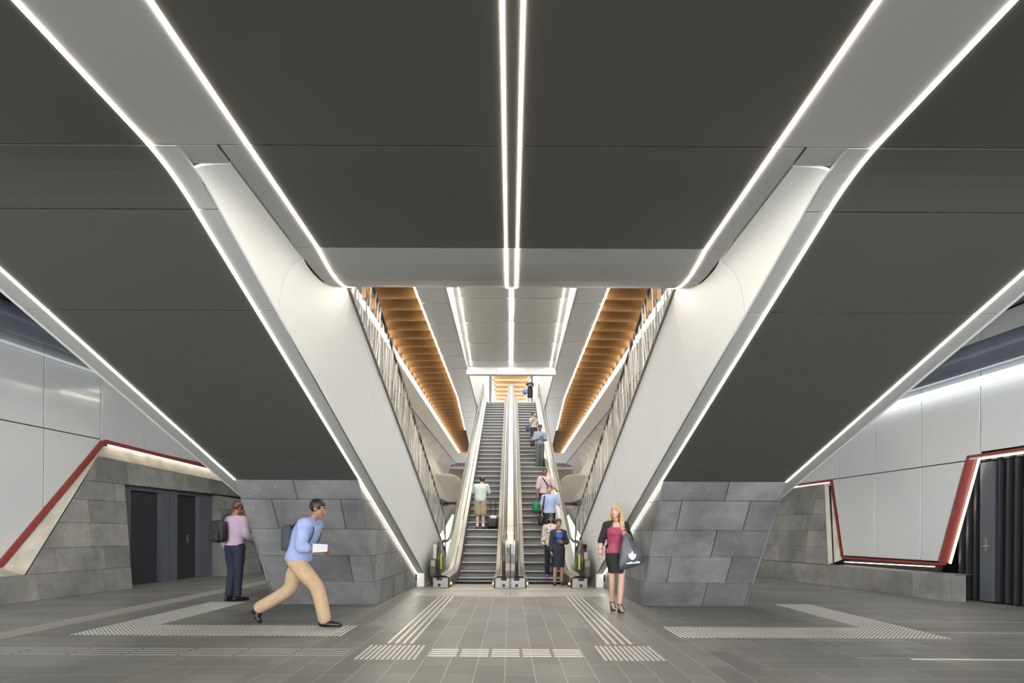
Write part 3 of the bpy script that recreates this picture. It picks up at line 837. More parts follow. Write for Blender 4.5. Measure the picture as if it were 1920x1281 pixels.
def escalator(s, side, lab):
    x0 = s*XC
    e = empty('escalator', (x0, 11.5, 0)); props(e, lab, 'escalator', 'twin escalators')
    O = Vector((x0, 11.5, 0))
    def part(name, bm, m, par=None, smooth=False):
        bmesh.ops.translate(bm, verts=bm.verts[:], vec=-O); return link(name, bm, m, par or e, smooth)
    # steps
    y = 11.35; k = 0
    while y < YT+.5:
        z0, z1 = zn(y-.4) if k else -.02, zn(y)
        bm = NB()
        if z1 - z0 > .012 or k == 0:
            # curved ribbed riser
            rows = []
            for t in (0, .25, .5, .75, 1):
                yy = y + .03*math.sin(math.pi*t); zz = z0 + (z1-.012-z0)*t
                rows.append([(x0-HS, yy, zz), (x0+HS, yy, zz)])
            loft(bm, rows, mi=1)
        box(bm, (x0-HS, y, z1-.03), (x0+HS, y+.43, z1), 0)
        box(bm, (x0-HS, y-.006, z1-.014), (x0+HS, y+.012, z1+.001), 2)
        part('step', bm, [TREAD, RISER, NOSE])
        y += .4; k += 1
    # body under the steps
    bm = NB(); pr = ramp_pts(11.3, YT+.6, -.35)[0:]; pr = [(y, max(-.25, z)) for y, z in pr]
    lo = [(y, max(-.28, z-.9)) for y, z in ramp_pts(11.3, YT+.6, -.35)]
    prism_x(bm, pr + lo[::-1], x0-.60, x0+.60); part('truss', bm, STEELD)
    for q in (-1, 1):
        outer = (q == s)
        xr = x0 + q*HR
        # handrail
        bm = NB(); tube(bm, [(xr, y, z) for y, z in newel_rail()], [(.042, .026)]*len(newel_rail()), 10); part('handrail', bm, HAND if True else BRONZE, smooth=True)
        # polished rail guide below the handrail
        bm = NB(); gp = [(y + (.06 if y < 11.3 else 0), z - (.035 if y >= 11.0 else .0)) for y, z in newel_rail()][1:]
        tube(bm, [(xr, y, z) for y, z in gp], .018, 6); part('rail_guide', bm, STEEL, smooth=True)
        # glass
        top = [(y + (.06 if y < 11.2 else 0), z - (.045 if y > 11.0 else 0)) for y, z in newel_rail()][1:]
        bot = ramp_pts(11.35, YT+1.0, .26)
        bm = NB(); prism_x(bm, top + bot[::-1], xr-.006, xr+.006); gl = part('glass_panel', bm, GLASS)
        if outer:
            bm = NB(); box(bm, (xr-.03-.005, 11.25, .42), (xr+.03-.005, 11.262, .78)); box(bm, (xr-.03, 11.25, .86), (xr+.03, 11.262, .98), 1)
            part('safety_sticker', bm, [mat('yellow_sticker', (.75, .62, .03), .5), mat('grey_sticker', (.45, .43, .42), .5)])
        # deck and skirt
        xs_ = x0 + q*(HS+.008); xm = (xs_ + xr)/2
        P = ramp_pts(11.9, YT+1.0, 0)
        low = [(11.15, .22), (11.55, .24)]
        def band(xa, xb, dza, dzb, nm, m, start=None):
            bm = NB(); pts = [(11.15, -.0), (11.5, .0)] + P
            loft(bm, [[(xa, y, z+dza), (xb, y, z+dzb)] for y, z in pts]); o = part(nm, bm, m)
            md = o.modifiers.new('solidify', 'SOLIDIFY'); md.thickness = .008
        band(xs_, xs_ + q*.004, -.10, .245, 'skirt', STEELD)
        band(xs_, xm - q*.012, .245, .285, 'inner_deck', STEEL)
        band(xm - q*.012, xm + q*.014, .268, .268, 'deck_groove', BLACKM)
        band(xm + q*.014, xr + q*.0, .285, .30, 'upper_deck', STEEL)
        band(xs_-q*.012, xs_, .03, .035, 'skirt_brush', BLACKM)
        if outer:
            band(xr, xr + q*.16, .30, .26, 'outer_deck', STEELM)
            band(xr + q*.16, xr + q*.165, .26, -.35, 'outer_cladding', STEELM)
        # newel foot
        bm = NB()
        xa, xb = (xr - q*.20, xr + q*.15) if outer else (xr - q*.20, xr + q*.135)
        box(bm, (min(xa, xb), 11.06, 0), (max(xa, xb), 11.6, .235)); o = part('newel_foot', bm, FOOT)
        md = o.modifiers.new('bevel', 'BEVEL'); md.width = .02; md.segments = 2
        bm = NB(); ball(bm, (xr, 11.05, .07), (.035, .012, .035)); tube(bm, [(xr-.06, 11.08, .21), (xr+.06, 11.08, .21)], .04, 10); part('rail_inlet', bm, BLACKM, smooth=True)
        bm = NB(); ball(bm, (xs_ - q*.02, 11.2, .10), (.018, .018, .03)); part('comb_lamp', bm, AMBER, smooth=True)
        if outer:
            bm = NB(); prism_x(bm, [(11.12, .24), (11.04, .34), (11.0, .5), (11.02, .66), (12.6, .66), (12.6, .24)], xr + q*.07, xr + q*.21); o = part('side_cladding', bm, STEELD)
            md = o.modifiers.new('bevel', 'BEVEL'); md.width = .03; md.segments = 3
            bm = NB(); box(bm, (min(xr+q*.06, xr+q*.16), 11.2, .66), (max(xr+q*.06, xr+q*.16), 11.24, .98)); part('sign_post', bm, STEELM)
            if s > 0:
                bm = NB(); box(bm, (xr+.06, 11.19, .82), (xr+.15, 11.2, 1.0), 1); box(bm, (xr+.068, 11.18, .90), (xr+.142, 11.19, .99), 0)
                part('display', bm, [REDL, BLACKM])
    # comb plate
    bm = NB(); box(bm, (x0-HS+.0, 10.9, .003), (x0+HS, 11.36, .012)); part('comb_plate', bm, STEELM)
    bm = NB(); xa, xb = (min(s*.01, s*1.9), max(s*.01, s*1.9)); box(bm, (xa, 9.68, .0005), (xb, 11.9, .006)); part('floor_plate', bm, mat('landing_plate', (.36, .345, .31), .4, metal=.2))
    bm = NB()
    for i in range(26):
        xx = s*(.18 + i*.052); box(bm, (min(xx, xx+.018), 9.95, .006), (max(xx, xx+.018), 10.35, .010))
    part('tread_grip', bm, mat('grip_bar', (.55, .53, .48), .4, metal=.3))
    return e
escalator(-1, 'left', 'left escalator, carrying the man with the cap and luggage upwards')
escalator(1, 'right', 'right escalator, bringing the queue of people down')
# steel-clad divider between the escalators
e = empty('escalator_divider', (0, 11.3, 0)); props(e, 'polished steel divider between the two escalators with a control panel on its front', 'divider')
O = Vector((0, 11.3, 0))
P = ramp_pts(11.9, YT+1.2, 0)
segs = [(12.0, 13.6), (13.6, 16.1), (16.1, 18.6), (18.6, 21.1), (21.1, 23.6), (23.6, 26.1), (26.1, YT+1.2)]
for a, b in segs:
    pts = [(y, z) for y, z in ramp_pts(a+.004, b-.004, 0)]
    bm = NB(); loft(bm, [[(x, y, z+dz) for x, dz in ((-.105, .30), (-.105, .88), (-.09, .91), (.09, .91), (.105, .88), (.105, .30))] for y, z in pts])
    bmesh.ops.translate(bm, verts=bm.verts[:], vec=-O); o = link('cover_panel', bm, STEEL, e); md = o.modifiers.new('solidify', 'SOLIDIFY'); md.thickness = .006
for nm, xa, xb, za, zb, m in (('front_panel', -.10, -.012, .55, .98, STEELM), ('front_panel', .016, .10, .55, .98, STEELM), ('lower_panel', -.10, -.012, .24, .535, STEEL), ('lower_panel', .016, .10, .24, .535, STEEL)):
    bm = NB(); prism_x(bm, [(11.22, za), (11.16 if za > .5 else 11.18, (za+zb)/2), (11.22, zb), (12.0, zb-.06), (12.0, za)], xa, xb); bmesh.ops.translate(bm, verts=bm.verts[:], vec=-O); link(nm, bm, m, e)
bm = NB(); box(bm, (-.012, -.02, .2), (.016, .5, 1.0)); link('dark_joint', bm, BLACKM, e)
bm = NB(); box(bm, (-.075, -.16, .76), (-.015, -.07, .92)); cp = link('control_panel', bm, FRAME, e)
bm = NB(); ball(bm, (-.06, -.163, .795), (.008, .004, .008)); ball(bm, (-.032, -.163, .795), (.008, .004, .008)); link('indicator', bm, WHITE, cp)

# ------------------------------------------------------------------ tactile paving, drains and covers
def studs(x0, x1, y0, y1, pitch, name, label, pred=None, r=.0175, grp='stud paving'):
    bm = NB(); nx = int(round((x1-x0)/pitch)); ny = int(round((y1-y0)/pitch))
    for i in range(nx):
        for j in range(ny):
            x = x0 + (i+.5)*pitch; y = y0 + (j+.5)*pitch
            if pred and not pred(x, y): continue
            rows = [[(x+q*r*math.cos(a), y+q*r*math.sin(a), h) for a in [2*math.pi*k/8 for k in range(8)]] for q, h in ((1, 0.0005), (.75, .005))]
            loft(bm, rows, close=True); bm.faces.new([bm.verts.new(p) for p in rows[1]])
    return props(link(name, bm, STUD), label, 'tactile paving', grp)
for s, nm in ((-1, 'left'), (1, 'right')):
    xa, xb = sorted((s*.93, s*1.56))
    studs(xa, xb, 4.86, 5.49, .0525, 'tactile_stud_pad', f'square pad of steel warning studs at the near end of the {nm} guide bars')
    xa, xb = sorted((s*2.05, s*5.35))
    studs(xa, xb, 5.94, 8.75, .0525, 'tactile_stud_pad', f'corner-shaped field of small studs in front of the {nm} stone pier', pred=lambda x, y: y < 6.6 or abs(x) > 4.72, r=.0165)
    e = empty('tactile_guide_strip', (s*1.25, 7.6, 0)); props(e, f'four raised guide bars leading to the {nm} escalator', 'tactile paving', 'guide strips')
    for k in range(4):
        for j in range(7):
            bm = NB(); xk = s*(1.12 + .0865*k) - s*1.25; a = 5.58 + .585*j - 7.6
            hexa(bm, [(xk-.018, a, .0005), (xk+.018, a, .0005), (xk+.018, a+.575, .0005), (xk-.018, a+.575, .0005)], [(xk-.013, a+.005, .006), (xk+.013, a+.005, .006), (xk+.013, a+.57, .006), (xk-.013, a+.57, .006)])
            link('bar', bm, STUD, e)
def cross_bars(x0, x1, n, label, m=STUD, ys=(5.02, 5.11, 5.2, 5.29)):
    e = empty('tactile_guide_strip', ((x0+x1)/2, 5.15, 0)); props(e, label, 'tactile paving', 'guide strips')
    w = (x1-x0)/n
    for j in range(n):
        for yk in ys:
            bm = NB(); a = x0 + w*j - (x0+x1)/2
            hexa(bm, [(a, yk-.018-5.15, .0005), (a+w-.03, yk-.018-5.15, .0005), (a+w-.03, yk+.018-5.15, .0005), (a, yk+.018-5.15, .0005)], [(a+.005, yk-.013-5.15, .006), (a+w-.035, yk-.013-5.15, .006), (a+w-.035, yk+.013-5.15, .006), (a+.005, yk+.013-5.15, .006)])
            link('bar', bm, m, e)
cross_bars(-.84, .78, 5, 'cross strip of steel guide bars between the two square stud pads')
DULL = mat('worn_stud', (.30, .295, .275), .4, metal=.4)
cross_bars(-6.2, -1.66, 8, 'long row of worn guide bars crossing the floor left of the stud pad', DULL)
e = empty('tactile_guide_strip', (-6.1, 9, 0)); props(e, 'worn pale guide strip running back past the left wall doors', 'tactile paving', 'guide strips')
for k in range(4):
    bm = NB(); xk = -.15 + .1*k; hexa(bm, [(xk-.02, -3.6, .0005), (xk+.02, -3.6, .0005), (xk+.02, 5, .0005), (xk-.02, 5, .0005)], [(xk-.014, -3.6, .005), (xk+.014, -3.6, .005), (xk+.014, 5, .005), (xk-.014, 5, .005)])
    link('bar', bm, mat('pale_bar', (.36, .34, .28), .5), e)
bm = NB(); box(bm, (4.05, 4.95, .0005), (8.0, 4.975, .006)); props(link('drain_trim', bm, STUD), 'thin bright metal trim line on the floor at the right front', 'floor trim')
for (x0, x1, y0, y1, lab) in ((5.3, 8.6, 6.3, 7.1, 'faint rectangular access cover outline in the floor by the right slatted wall'), (3.55, 4.7, 5.0, 5.85, 'faint access cover outline in front of the right stud field')):
    bm = NB(); t = .012
    for a, b in (((x0, y0), (x1, y0+t)), ((x0, y1), (x1, y1+t)), ((x0, y0), (x0+t, y1)), ((x1, y0), (x1+t, y1))): box(bm, (a[0], a[1], .0004), (b[0], b[1], .003))
    props(link('access_cover', bm, mat('cover_edge', (.33, .32, .29), .5)), lab, 'floor cover', 'access covers')
# ------------------------------------------------------------------ people
def remesh(bm, voxel, smooth=2):
    me = bpy.data.meshes.new('tmp'); bm.to_mesh(me); bm.free()
    o = bpy.data.objects.new('tmp', me); COL.objects.link(o)
    md = o.modifiers.new('r', 'REMESH'); md.mode = 'VOXEL'; md.voxel_size = voxel
    dg = bpy.context.evaluated_depsgraph_get(); dg.update()
    m2 = bpy.data.meshes.new_from_object(o.evaluated_get(dg))
    bpy.data.objects.remove(o); bpy.data.meshes.remove(me)
    b = bmesh.new(); b.from_mesh(m2); bpy.data.meshes.remove(m2)
    seen, isl = set(), []
    for v in b.verts:
        if v in seen: continue
        st, g = [v], []
        seen.add(v)
        while st:
            q = st.pop(); g.append(q)
            for e in q.link_edges:
                o2 = e.other_vert(q)
                if o2 not in seen: seen.add(o2); st.append(o2)
        isl.append(g)
    isl.sort(key=len)
    for g in isl[:-1]: bmesh.ops.delete(b, geom=g, context='VERTS')
    for _ in range(smooth): bmesh.ops.smooth_vert(b, verts=b.verts[:], factor=.5, use_axis_x=True, use_axis_y=True, use_axis_z=True)
    return b

def cr(pts, rad, n=4):
    """smooth a chain of points and radii"""
    P = [Vector(p) for p in pts]; Q = [(q, q) if not isinstance(q, tuple) else q for q in rad]
    out, ro = [], []
    for i in range(len(P)-1):
        a, b, c, d = P[max(i-1, 0)], P[i], P[i+1], P[min(i+2, len(P)-1)]
        for k in range(n):
            t = k/n
            out.append(.5*((2*b) + (c-a)*t + (2*a-5*b+4*c-d)*t*t + (3*b-a-3*c+d)*t**3))
            ro.append(tuple(Q[i][j]*(1-t)+Q[i+1][j]*t for j in (0, 1)))
    out.append(P[-1]); ro.append(Q[-1])
    return out, ro
def limb(bm, pts, rad, ref=(1, 0, 0), seg=12, n=4):
    p, q = cr(pts, rad, n); tube(bm, p, q, seg, ref)
    for e, s in ((p[0], q[0]), (p[-1], q[-1])): ball(bm, e, (min(s), min(s), min(s)), 10, 7)

DEF = dict(pelvis=(0, 0, .95), waist=(0, 0, 1.09), chest=(0, .005, 1.27), neck=(0, .01, 1.455), head=(0, -.02, 1.63),
           sl=(.175, .01, 1.40), el=(.215, .03, 1.12), wl=(.225, -.03, .875), hl=(.225, -.05, .80),
           sr=(-.175, .01, 1.40), er=(-.215, .03, 1.12), wr=(-.225, -.03, .875), hr=(-.225, -.05, .80),
           pl=(.085, 0, .92), kl=(.09, -.01, .50), al=(.095, .03, .085), tl=(.115, -.14, .02),
           pr=(-.085, 0, .92), kr=(-.09, -.01, .50), ar=(-.095, .03, .085), tr=(-.115, -.14, .02))
def hand(bm, w, h, side, curl=.5, normal=None):
    """palm, four fingers and a thumb; w wrist, h knuckle point"""
    w, h = Vector(w), Vector(h); d = (h-w).normalized()
    nrm = Vector(normal) if normal else Vector((side, 0, 0))
    nrm = (nrm - nrm.dot(d)*d).normalized(); ac = d.cross(nrm)
    k = w + d*.085
    tube(bm, [w - d*.03, w, w + d*.03, w + d*.07, k], [(.022, .024), (.026, .022), (.036, .017), (.040, .015), (.036, .012)], 10, ref=tuple(ac))
    for i, (off, ln) in enumerate(((-.028, .068), (-.0095, .078), (.0095, .072), (.028, .056))):
        b = k + ac*off - d*.008; p = [b]; a = 0
        for j, f in enumerate((.45, .32, .23)):
            a += curl*(.55 if j == 0 else .75)
            p.append(p[-1] + (d*math.cos(a) - nrm*math.sin(a) + ac*off*1.2)*ln*f)
        tube(bm, p, [.0085, .0085, .0078, .0055], 8, ref=tuple(ac))
    t = w + d*.03 - ac*.03 if True else w
    tube(bm, [t + ac*.008, t - ac*.012 + d*.022 - nrm*.012, t - ac*.018 + d*.045 - nrm*.022, t - ac*.016 + d*.066 - nrm*.026*(1+curl)], [.012, .0105, .0095, .007], 8, ref=tuple(nrm))

def skin_mat(name, col): return mat(name, col, .5, noise=.04, nscale=12)
LIPS = mat('lips', (.42, .13, .11), .4); EYEW = mat('eye_white', (.75, .75, .72), .3); EYED = mat('eye_dark', (.03, .02, .015), .3)

class Person:
    def __init__(s, label, loc, rot, H, pose=None, skin=('skin_fair', (.56, .34, .25)), female=False, bulk=1.0, yaw=0, pitch=0, hair=('short', 'hair_dark', (.015, .012, .01)),
                 lh=.5, rh=.5, ln=None, rn=None, voxel=.009, group=None, beard=False):
        s.k = H/1.75; s.fem = female; s.bulk = bulk; s.vox = voxel
        J = dict(DEF); J.update(pose or {})
        if female and not (pose or {}).get('keep'):
            for q in ('sl', 'sr'):
                if q not in (pose or {}): J[q] = (J[q][0]*.88, J[q][1], J[q][2]-.01)
            for q in ('el', 'wl', 'hl', 'er', 'wr', 'hr'):
                if q not in (pose or {}): J[q] = (J[q][0]*.93, J[q][1], J[q][2])
        J.pop('keep', None)
        s.J = {a: Vector(b) for a, b in J.items()}; J = s.J
        s.T = Matrix.Translation(loc) @ Matrix.Rotation(rot, 4, 'Z') @ Matrix.Scale(s.k, 4)
        b = NB()
        s.torso(b, 0)
        nb = J['neck']; hc = J['head']
        limb(b, [nb - Vector((0, 0, .05)), nb + (hc-nb)*.25, hc - Vector((0, -.012, .05))], [.062 if not female else .052, .053 if not female else .044, .05 if not female else .042])
        s.HM = (Matrix.Rotation(yaw, 3, 'Z') @ Matrix.Rotation(pitch, 3, 'X'))
        hm = s.HM; fw = .95 if female else 1
        def hp(x, y, z): return hc + hm @ Vector((x, y, z))
        ball(b, hp(0, .012, .035), (.074*fw, .095, .088), 18, 12, M=hm)
        ball(b, hp(0, -.022, -.035), (.060*fw, .068, .078), 18, 12, M=hm)
        ball(b, hp(0, -.060, -.094), (.028*fw, .024, .022), 10, 8, M=hm)
        ball(b, hp(0, -.070, .028), (.052*fw, .020, .012), 10, 8, M=hm)
        tube(b, [hp(0, -.080, .018), hp(0, -.098, -.008), hp(0, -.108, -.028), hp(0, -.090, -.034)], [.008, .010, .014, .012], 8)
        ball(b, hp(0, -.086, -.062), (.023, .011, .010), 10, 7, M=hm)
        for q in (-1, 1):
            ball(b, hp(q*.076*fw, .012, -.005), (.010, .018, .030), 8, 7, M=hm)
            ball(b, hp(q*.040*fw, -.062, -.030), (.022, .020, .022), 8, 7, M=hm)
        for q in 'lr':
            a = bulk**.5
            limb(b, [J['s'+q], J['s'+q]*.5 + J['e'+q]*.5, J['e'+q]], [.050*a, .043*a, .036*a])
            limb(b, [J['e'+q], J['e'+q]*.6 + J['w'+q]*.4, J['w'+q]], [.038*a, .037*a, .024])
            limb(b, [J['p'+q], J['p'+q]*.55 + J['k'+q]*.45, J['k'+q]], [.088*a, .074*a, .052])
            limb(b, [J['k'+q], J['k'+q]*.66 + J['a'+q]*.34, J['a'+q]], [.052, .054*a, .034])
            t = J['t'+q]; an = J['a'+q]; d = (t-an); d.z = min(d.z, 0)
            limb(b, [an + Vector((0, .012, -.03)), an*.5 + t*.5 + Vector((0, 0, -.012)), t + Vector((0, 0, .006))], [.034, .032, .022])
        b = remesh(b, voxel, 2)
        inv = hm.transposed()
        for f in b.faces:
            v = inv @ (f.calc_center_median() - hc); f.smooth = True
            if abs(v.x) < .024 and -.071 < v.z < -.053 and v.y < -.083: f.material_index = 1
            elif .012 < abs(v.x) < .050 and .030 < v.z < .041 and v.y < -.062: f.material_index = 3
        if beard:
            for f in b.faces:
                v = inv @ (f.calc_center_median() - hc)
                if v.z < -.045 and v.y < -.02 and v.z > -.125 and not f.material_index: f.material_index = 3
        for q in (-1, 1):
            ball(b, hp(q*.031*fw, -.074, .014), (.012, .011, .006), 8, 6, mi=2, M=hm)
            ball(b, hp(q*.031*fw, -.0825, .014), (.0068, .005, .0058), 8, 6, mi=3, M=hm)
        hand(b, J['wl'], J['hl'], 1, lh, ln); hand(b, J['wr'], J['hr'], -1, rh, rn)
        for f in b.faces: f.smooth = True
        s.loc = Vector(loc)
        s.sk = skin_mat(*skin)
        s.root = s.fin('person', b, [s.sk, LIPS, EYEW, EYED], None)
        props(s.root, label, 'person', group)
        s.hp = hp
        s.hair(*hair)
    def fin(s, name, b, m, par='root', smooth=True):
        """bring figure coordinates to the world and link as a child of the body"""
        b.transform(s.T); bmesh.ops.translate(b, verts=b.verts[:], vec=-s.loc)
        o = link(name, b, m, s.root if par == 'root' else par, smooth=smooth)
        if par is None: o.location = s.loc
        return o
    def torso(s, b, o, z0=0.0, z1=1.0):
        """o: outward offset for clothes; z0..z1 portion from crotch to neck"""
        J = s.J; f = s.fem; w = s.bulk
        r = [(.120, .095), (.155 if not f else .160, .112), (.135*w if not f else .118*w, .098*w if not f else .085*w), (.160*w if not f else .138*w, .115*w), (.172 if not f else .148, .098), (.075 if not f else .065, .065)]
        up = (J['neck']-J['chest']).normalized()
        P = [J['pelvis'] - Vector((0, 0, .10)), J['pelvis'], J['waist'], J['chest'], J['neck'] - up*.075, J['neck'] - up*.005]
        if f:
            fwd = Vector((0, -1, 0))
            for q in (-1, 1): ball(b, J['chest'] + Vector((q*.062, -.075-o*.3, .005)), (.058+o*.5, .052+o*.5, .056+o*.5), 12, 9)
        ref = (J['pl']-J['pr']); refs = (J['sl']-J['sr'])
        p, q = cr(P, r, 4)
        n = len(p); a, c = int(z0*(n-1)+.5), int(z1*(n-1)+.5)
        sub = list(range(a, c+1))
        rf = (ref.normalized() + refs.normalized()).normalized()
        tube(b, [p[i] for i in sub], [(q[i][0]+o, q[i][1]+o) for i in sub], 18, ref=tuple(rf))
        if z1 > .75:
            for k in ('sl', 'sr'): limb(b, [J['neck']-up*.04, J[k]], [.055+o, .050+o])
    def along(s, a, m, c, t):
        """polyline a-m-c cut at fraction t (0..2)"""
        J = s.J
        if t <= 1: return [J[a], J[a]*(1-t*.5) + J[m]*t*.5, J[a]*(1-t) + J[m]*t]
        return [J[a], J[a]*.5 + J[m]*.5, J[m], J[m]*(1-(t-1)) + J[c]*(t-1)]
    def top(s, name, m, sleeve=.6, o=.016, z0=.18, z1=.97, loose=0.0):
        b = NB(); s.torso(b, o+loose, z0, z1)
        for q in 'lr':
            if sleeve > 0:
                p = s.along('s'+q, 'e'+q, 'w'+q, sleeve); n = len(p)
                R0 = [.056, .054, .050, .036] if n == 4 else [.056, .056, .055]
                limb(b, p, [x*s.bulk**.5 + o for x in R0])
        b = remesh(b, max(.011, s.vox), 2)
        return s.fin(name, b, m)
    def trousers(s, name, m, leg=2.0, o=.014, waist=.42, wide=0.0):
        b = NB(); s.torso(b, o, 0, waist)
        for q in 'lr':
            p = s.along('p'+q, 'k'+q, 'a'+q, leg); n = len(p)
            R0 = [.092, .080, .060, .050] if n == 4 else [.094, .086, .074]
            limb(b, p, [x*s.bulk**.5 + o + wide*i/n for i, x in enumerate(R0)])
        b = remesh(b, max(.011, s.vox), 2)
        return s.fin(name, b, m)
    def skirt(s, name, m, hem=.50, o=.014, waist=.45, flare=0.0):
        J = s.J; b = NB(); s.torso(b, o, .05, waist)
        a = J['pelvis']; k = (J['kl']+J['kr'])*.5; d = (k-a)
        e = a + d*((a.z-hem+.02)/max(.05, a.z-k.z))
        half = abs(J['kl'].x-J['kr'].x)*.5
        tube(b, [a + Vector((0, 0, .03)), a*.6+e*.4, e], [(.165+o, .115+o), (.158+o, .115+o), (max(.125+flare, half+.07+flare), .10+abs(J['kl'].y-J['kr'].y)*.35)], 18)
        b = remesh(b, max(.011, s.vox), 2)
        for v in b.verts: v.co.z = max(v.co.z, hem)
        return s.fin(name, b, m)
    def shoes(s, m, name='shoe', heel=0.0):
        for q in 'lr':
            b = NB(); an, t = s.J['a'+q], s.J['t'+q]
            h = an + Vector((0, .02, -.045)); mid = h*.45 + t*.55 + Vector((0, 0, .012))
            d = (t-an); d.z = 0; d = d.normalized() if d.length > 1e-3 else Vector((0, -1, 0))
            limb(b, [h - d*.035 + Vector((0, 0, 0)), h + d*.03 + Vector((0, 0, .005)), mid, t + d*.022 + Vector((0, 0, .012))], [(.038, .038), (.045, .048), (.052, .040), (.044, .032)], ref=(d.y*-1, d.x, 0))
            b = remesh(b, .010, 2)
            if an.z < .13:
                for v in b.verts: v.co.z = max(v.co.z, 0.002)
            s.fin(name, b, m)
    def hair(s, style, mname, col):
        m = mat(mname, col, .45, noise=.25, nscale=30)
        if style == 'none': return
        hp, hm = s.hp, s.HM; fw = .95 if s.fem else 1
        b = NB(); n, r = 26, 16
        ball(b, (0, .020, .040), (.082*fw, .102, .094), n, r)
        hl = {'short': .055, 'cap': .055}.get(style, .062); low = {'short': -.045, 'cap': -.045}.get(style, -.06)
        kill = [f for f in b.faces if (lambda v: (v.y < -.045 and v.z < hl) or (v.y < .0 and v.z < .012) or v.z < low)(f.calc_center_median())]
        bmesh.ops.delete(b, geom=kill, context='FACES')
        for v in b.verts:
            v.co += Vector((random.uniform(-1, 1), random.uniform(-1, 1), random.uniform(-1, 1)))*.0022
        b.normal_update()
        bmesh.ops.solidify(b, geom=b.faces[:], thickness=.014)
        if style in ('long', 'bob', 'wavy'):
            L = {'long': .34, 'bob': .16, 'wavy': .36}[style]; rnd = random.Random(4)
            for i in range(26):
                a = math.pi*(.02 + .96*i/25); x, y = .083*fw*math.cos(a), .022 + .098*math.sin(a)*.95
                if y < .045 and abs(x) > .05: y = .02
                pts = [(x*.85, y*.85, .075), (x*1.05, y*1.05, 0.0)]
                ph = rnd.uniform(0, 6.28)
                for k in range(1, 7):
                    t = k/6; am = .022*t if style == 'wavy' else .004
                    pts.append((x*(1.10+.62*t) + am*math.sin(ph+k*1.9), y*(1.05 - .25*t) + am*math.cos(ph+k*1.7) - .03*t, -.02 - L*t*(.85+.3*rnd.random())))
                p, q = cr(pts, [.012, .020, .026, .029, .029, .026, .020, .008], 2); tube(b, p, q, 7)
        if style == 'bun': ball(b, (0, .115, .045), (.035, .03, .035), 10, 8)
        if style == 'tied':
            ball(b, (0, .10, .02), (.03, .03, .035), 10, 8); limb(b, [(0, .11, .02), (0, .13, -.05), (0, .10, -.13)], [.02, .024, .01])
        b.transform((Matrix.Translation(s.J['head']) @ hm.to_4x4()))
        s.fin('hair', b, m)
        if style == 'cap':
            c = NB(); ball(c, (0, .018, .048), (.088, .108, .094), 22, 14)
            bmesh.ops.delete(c, geom=[f for f in c.faces if f.calc_center_median().z < .03], context='FACES')
            bmesh.ops.solidify(c, geom=c.faces[:], thickness=.006)
            hexa(c, [(-.065, -.085, .036), (.065, -.085, .036), (.05, -.165, .022), (-.05, -.165, .022)], [(-.065, -.085, .042), (.065, -.085, .042), (.05, -.165, .027), (-.05, -.165, .027)])
            c.transform((Matrix.Translation(s.J['head']) @ hm.to_4x4()))
            cp = s.fin('cap', c, mat('cap_navy', (.02, .022, .03), .7))
            c = NB()
            for i in range(5): box(c, (-.03+.0125*i, .124, .05), (-.022+.0125*i, .130, .066 if i % 2 else .060))
            c.transform((Matrix.Translation(s.J['head']) @ hm.to_4x4()))
            s.fin('cap_emblem', c, EYEW, par=cp)
    def extra(s, name, b, m, smooth=True): return s.fin(name, b, m, smooth=smooth)
    def thing(s, name, b, m, label, cat, smooth=True):
        """a carried thing: placed with the figure, top-level"""
        b.transform(s.T); c = Vector((0, 0, 0)); n = len(b.verts)
        lo = Vector((min(v.co.x for v in b.verts)+max(v.co.x for v in b.verts), min(v.co.y for v in b.verts)+max(v.co.y for v in b.verts), 0))*.5
        lo.z = min(v.co.z for v in b.verts)
        bmesh.ops.translate(b, verts=b.verts[:], vec=-lo)
        o = link(name, b, m, None, smooth=smooth); o.location = lo; props(o, label, cat)
        return o
    def part(s, o, name, b, m, smooth=True):
        b.transform(s.T); bmesh.ops.translate(b, verts=b.verts[:], vec=-o.location)
        return link(name, b, m, o, smooth=smooth)

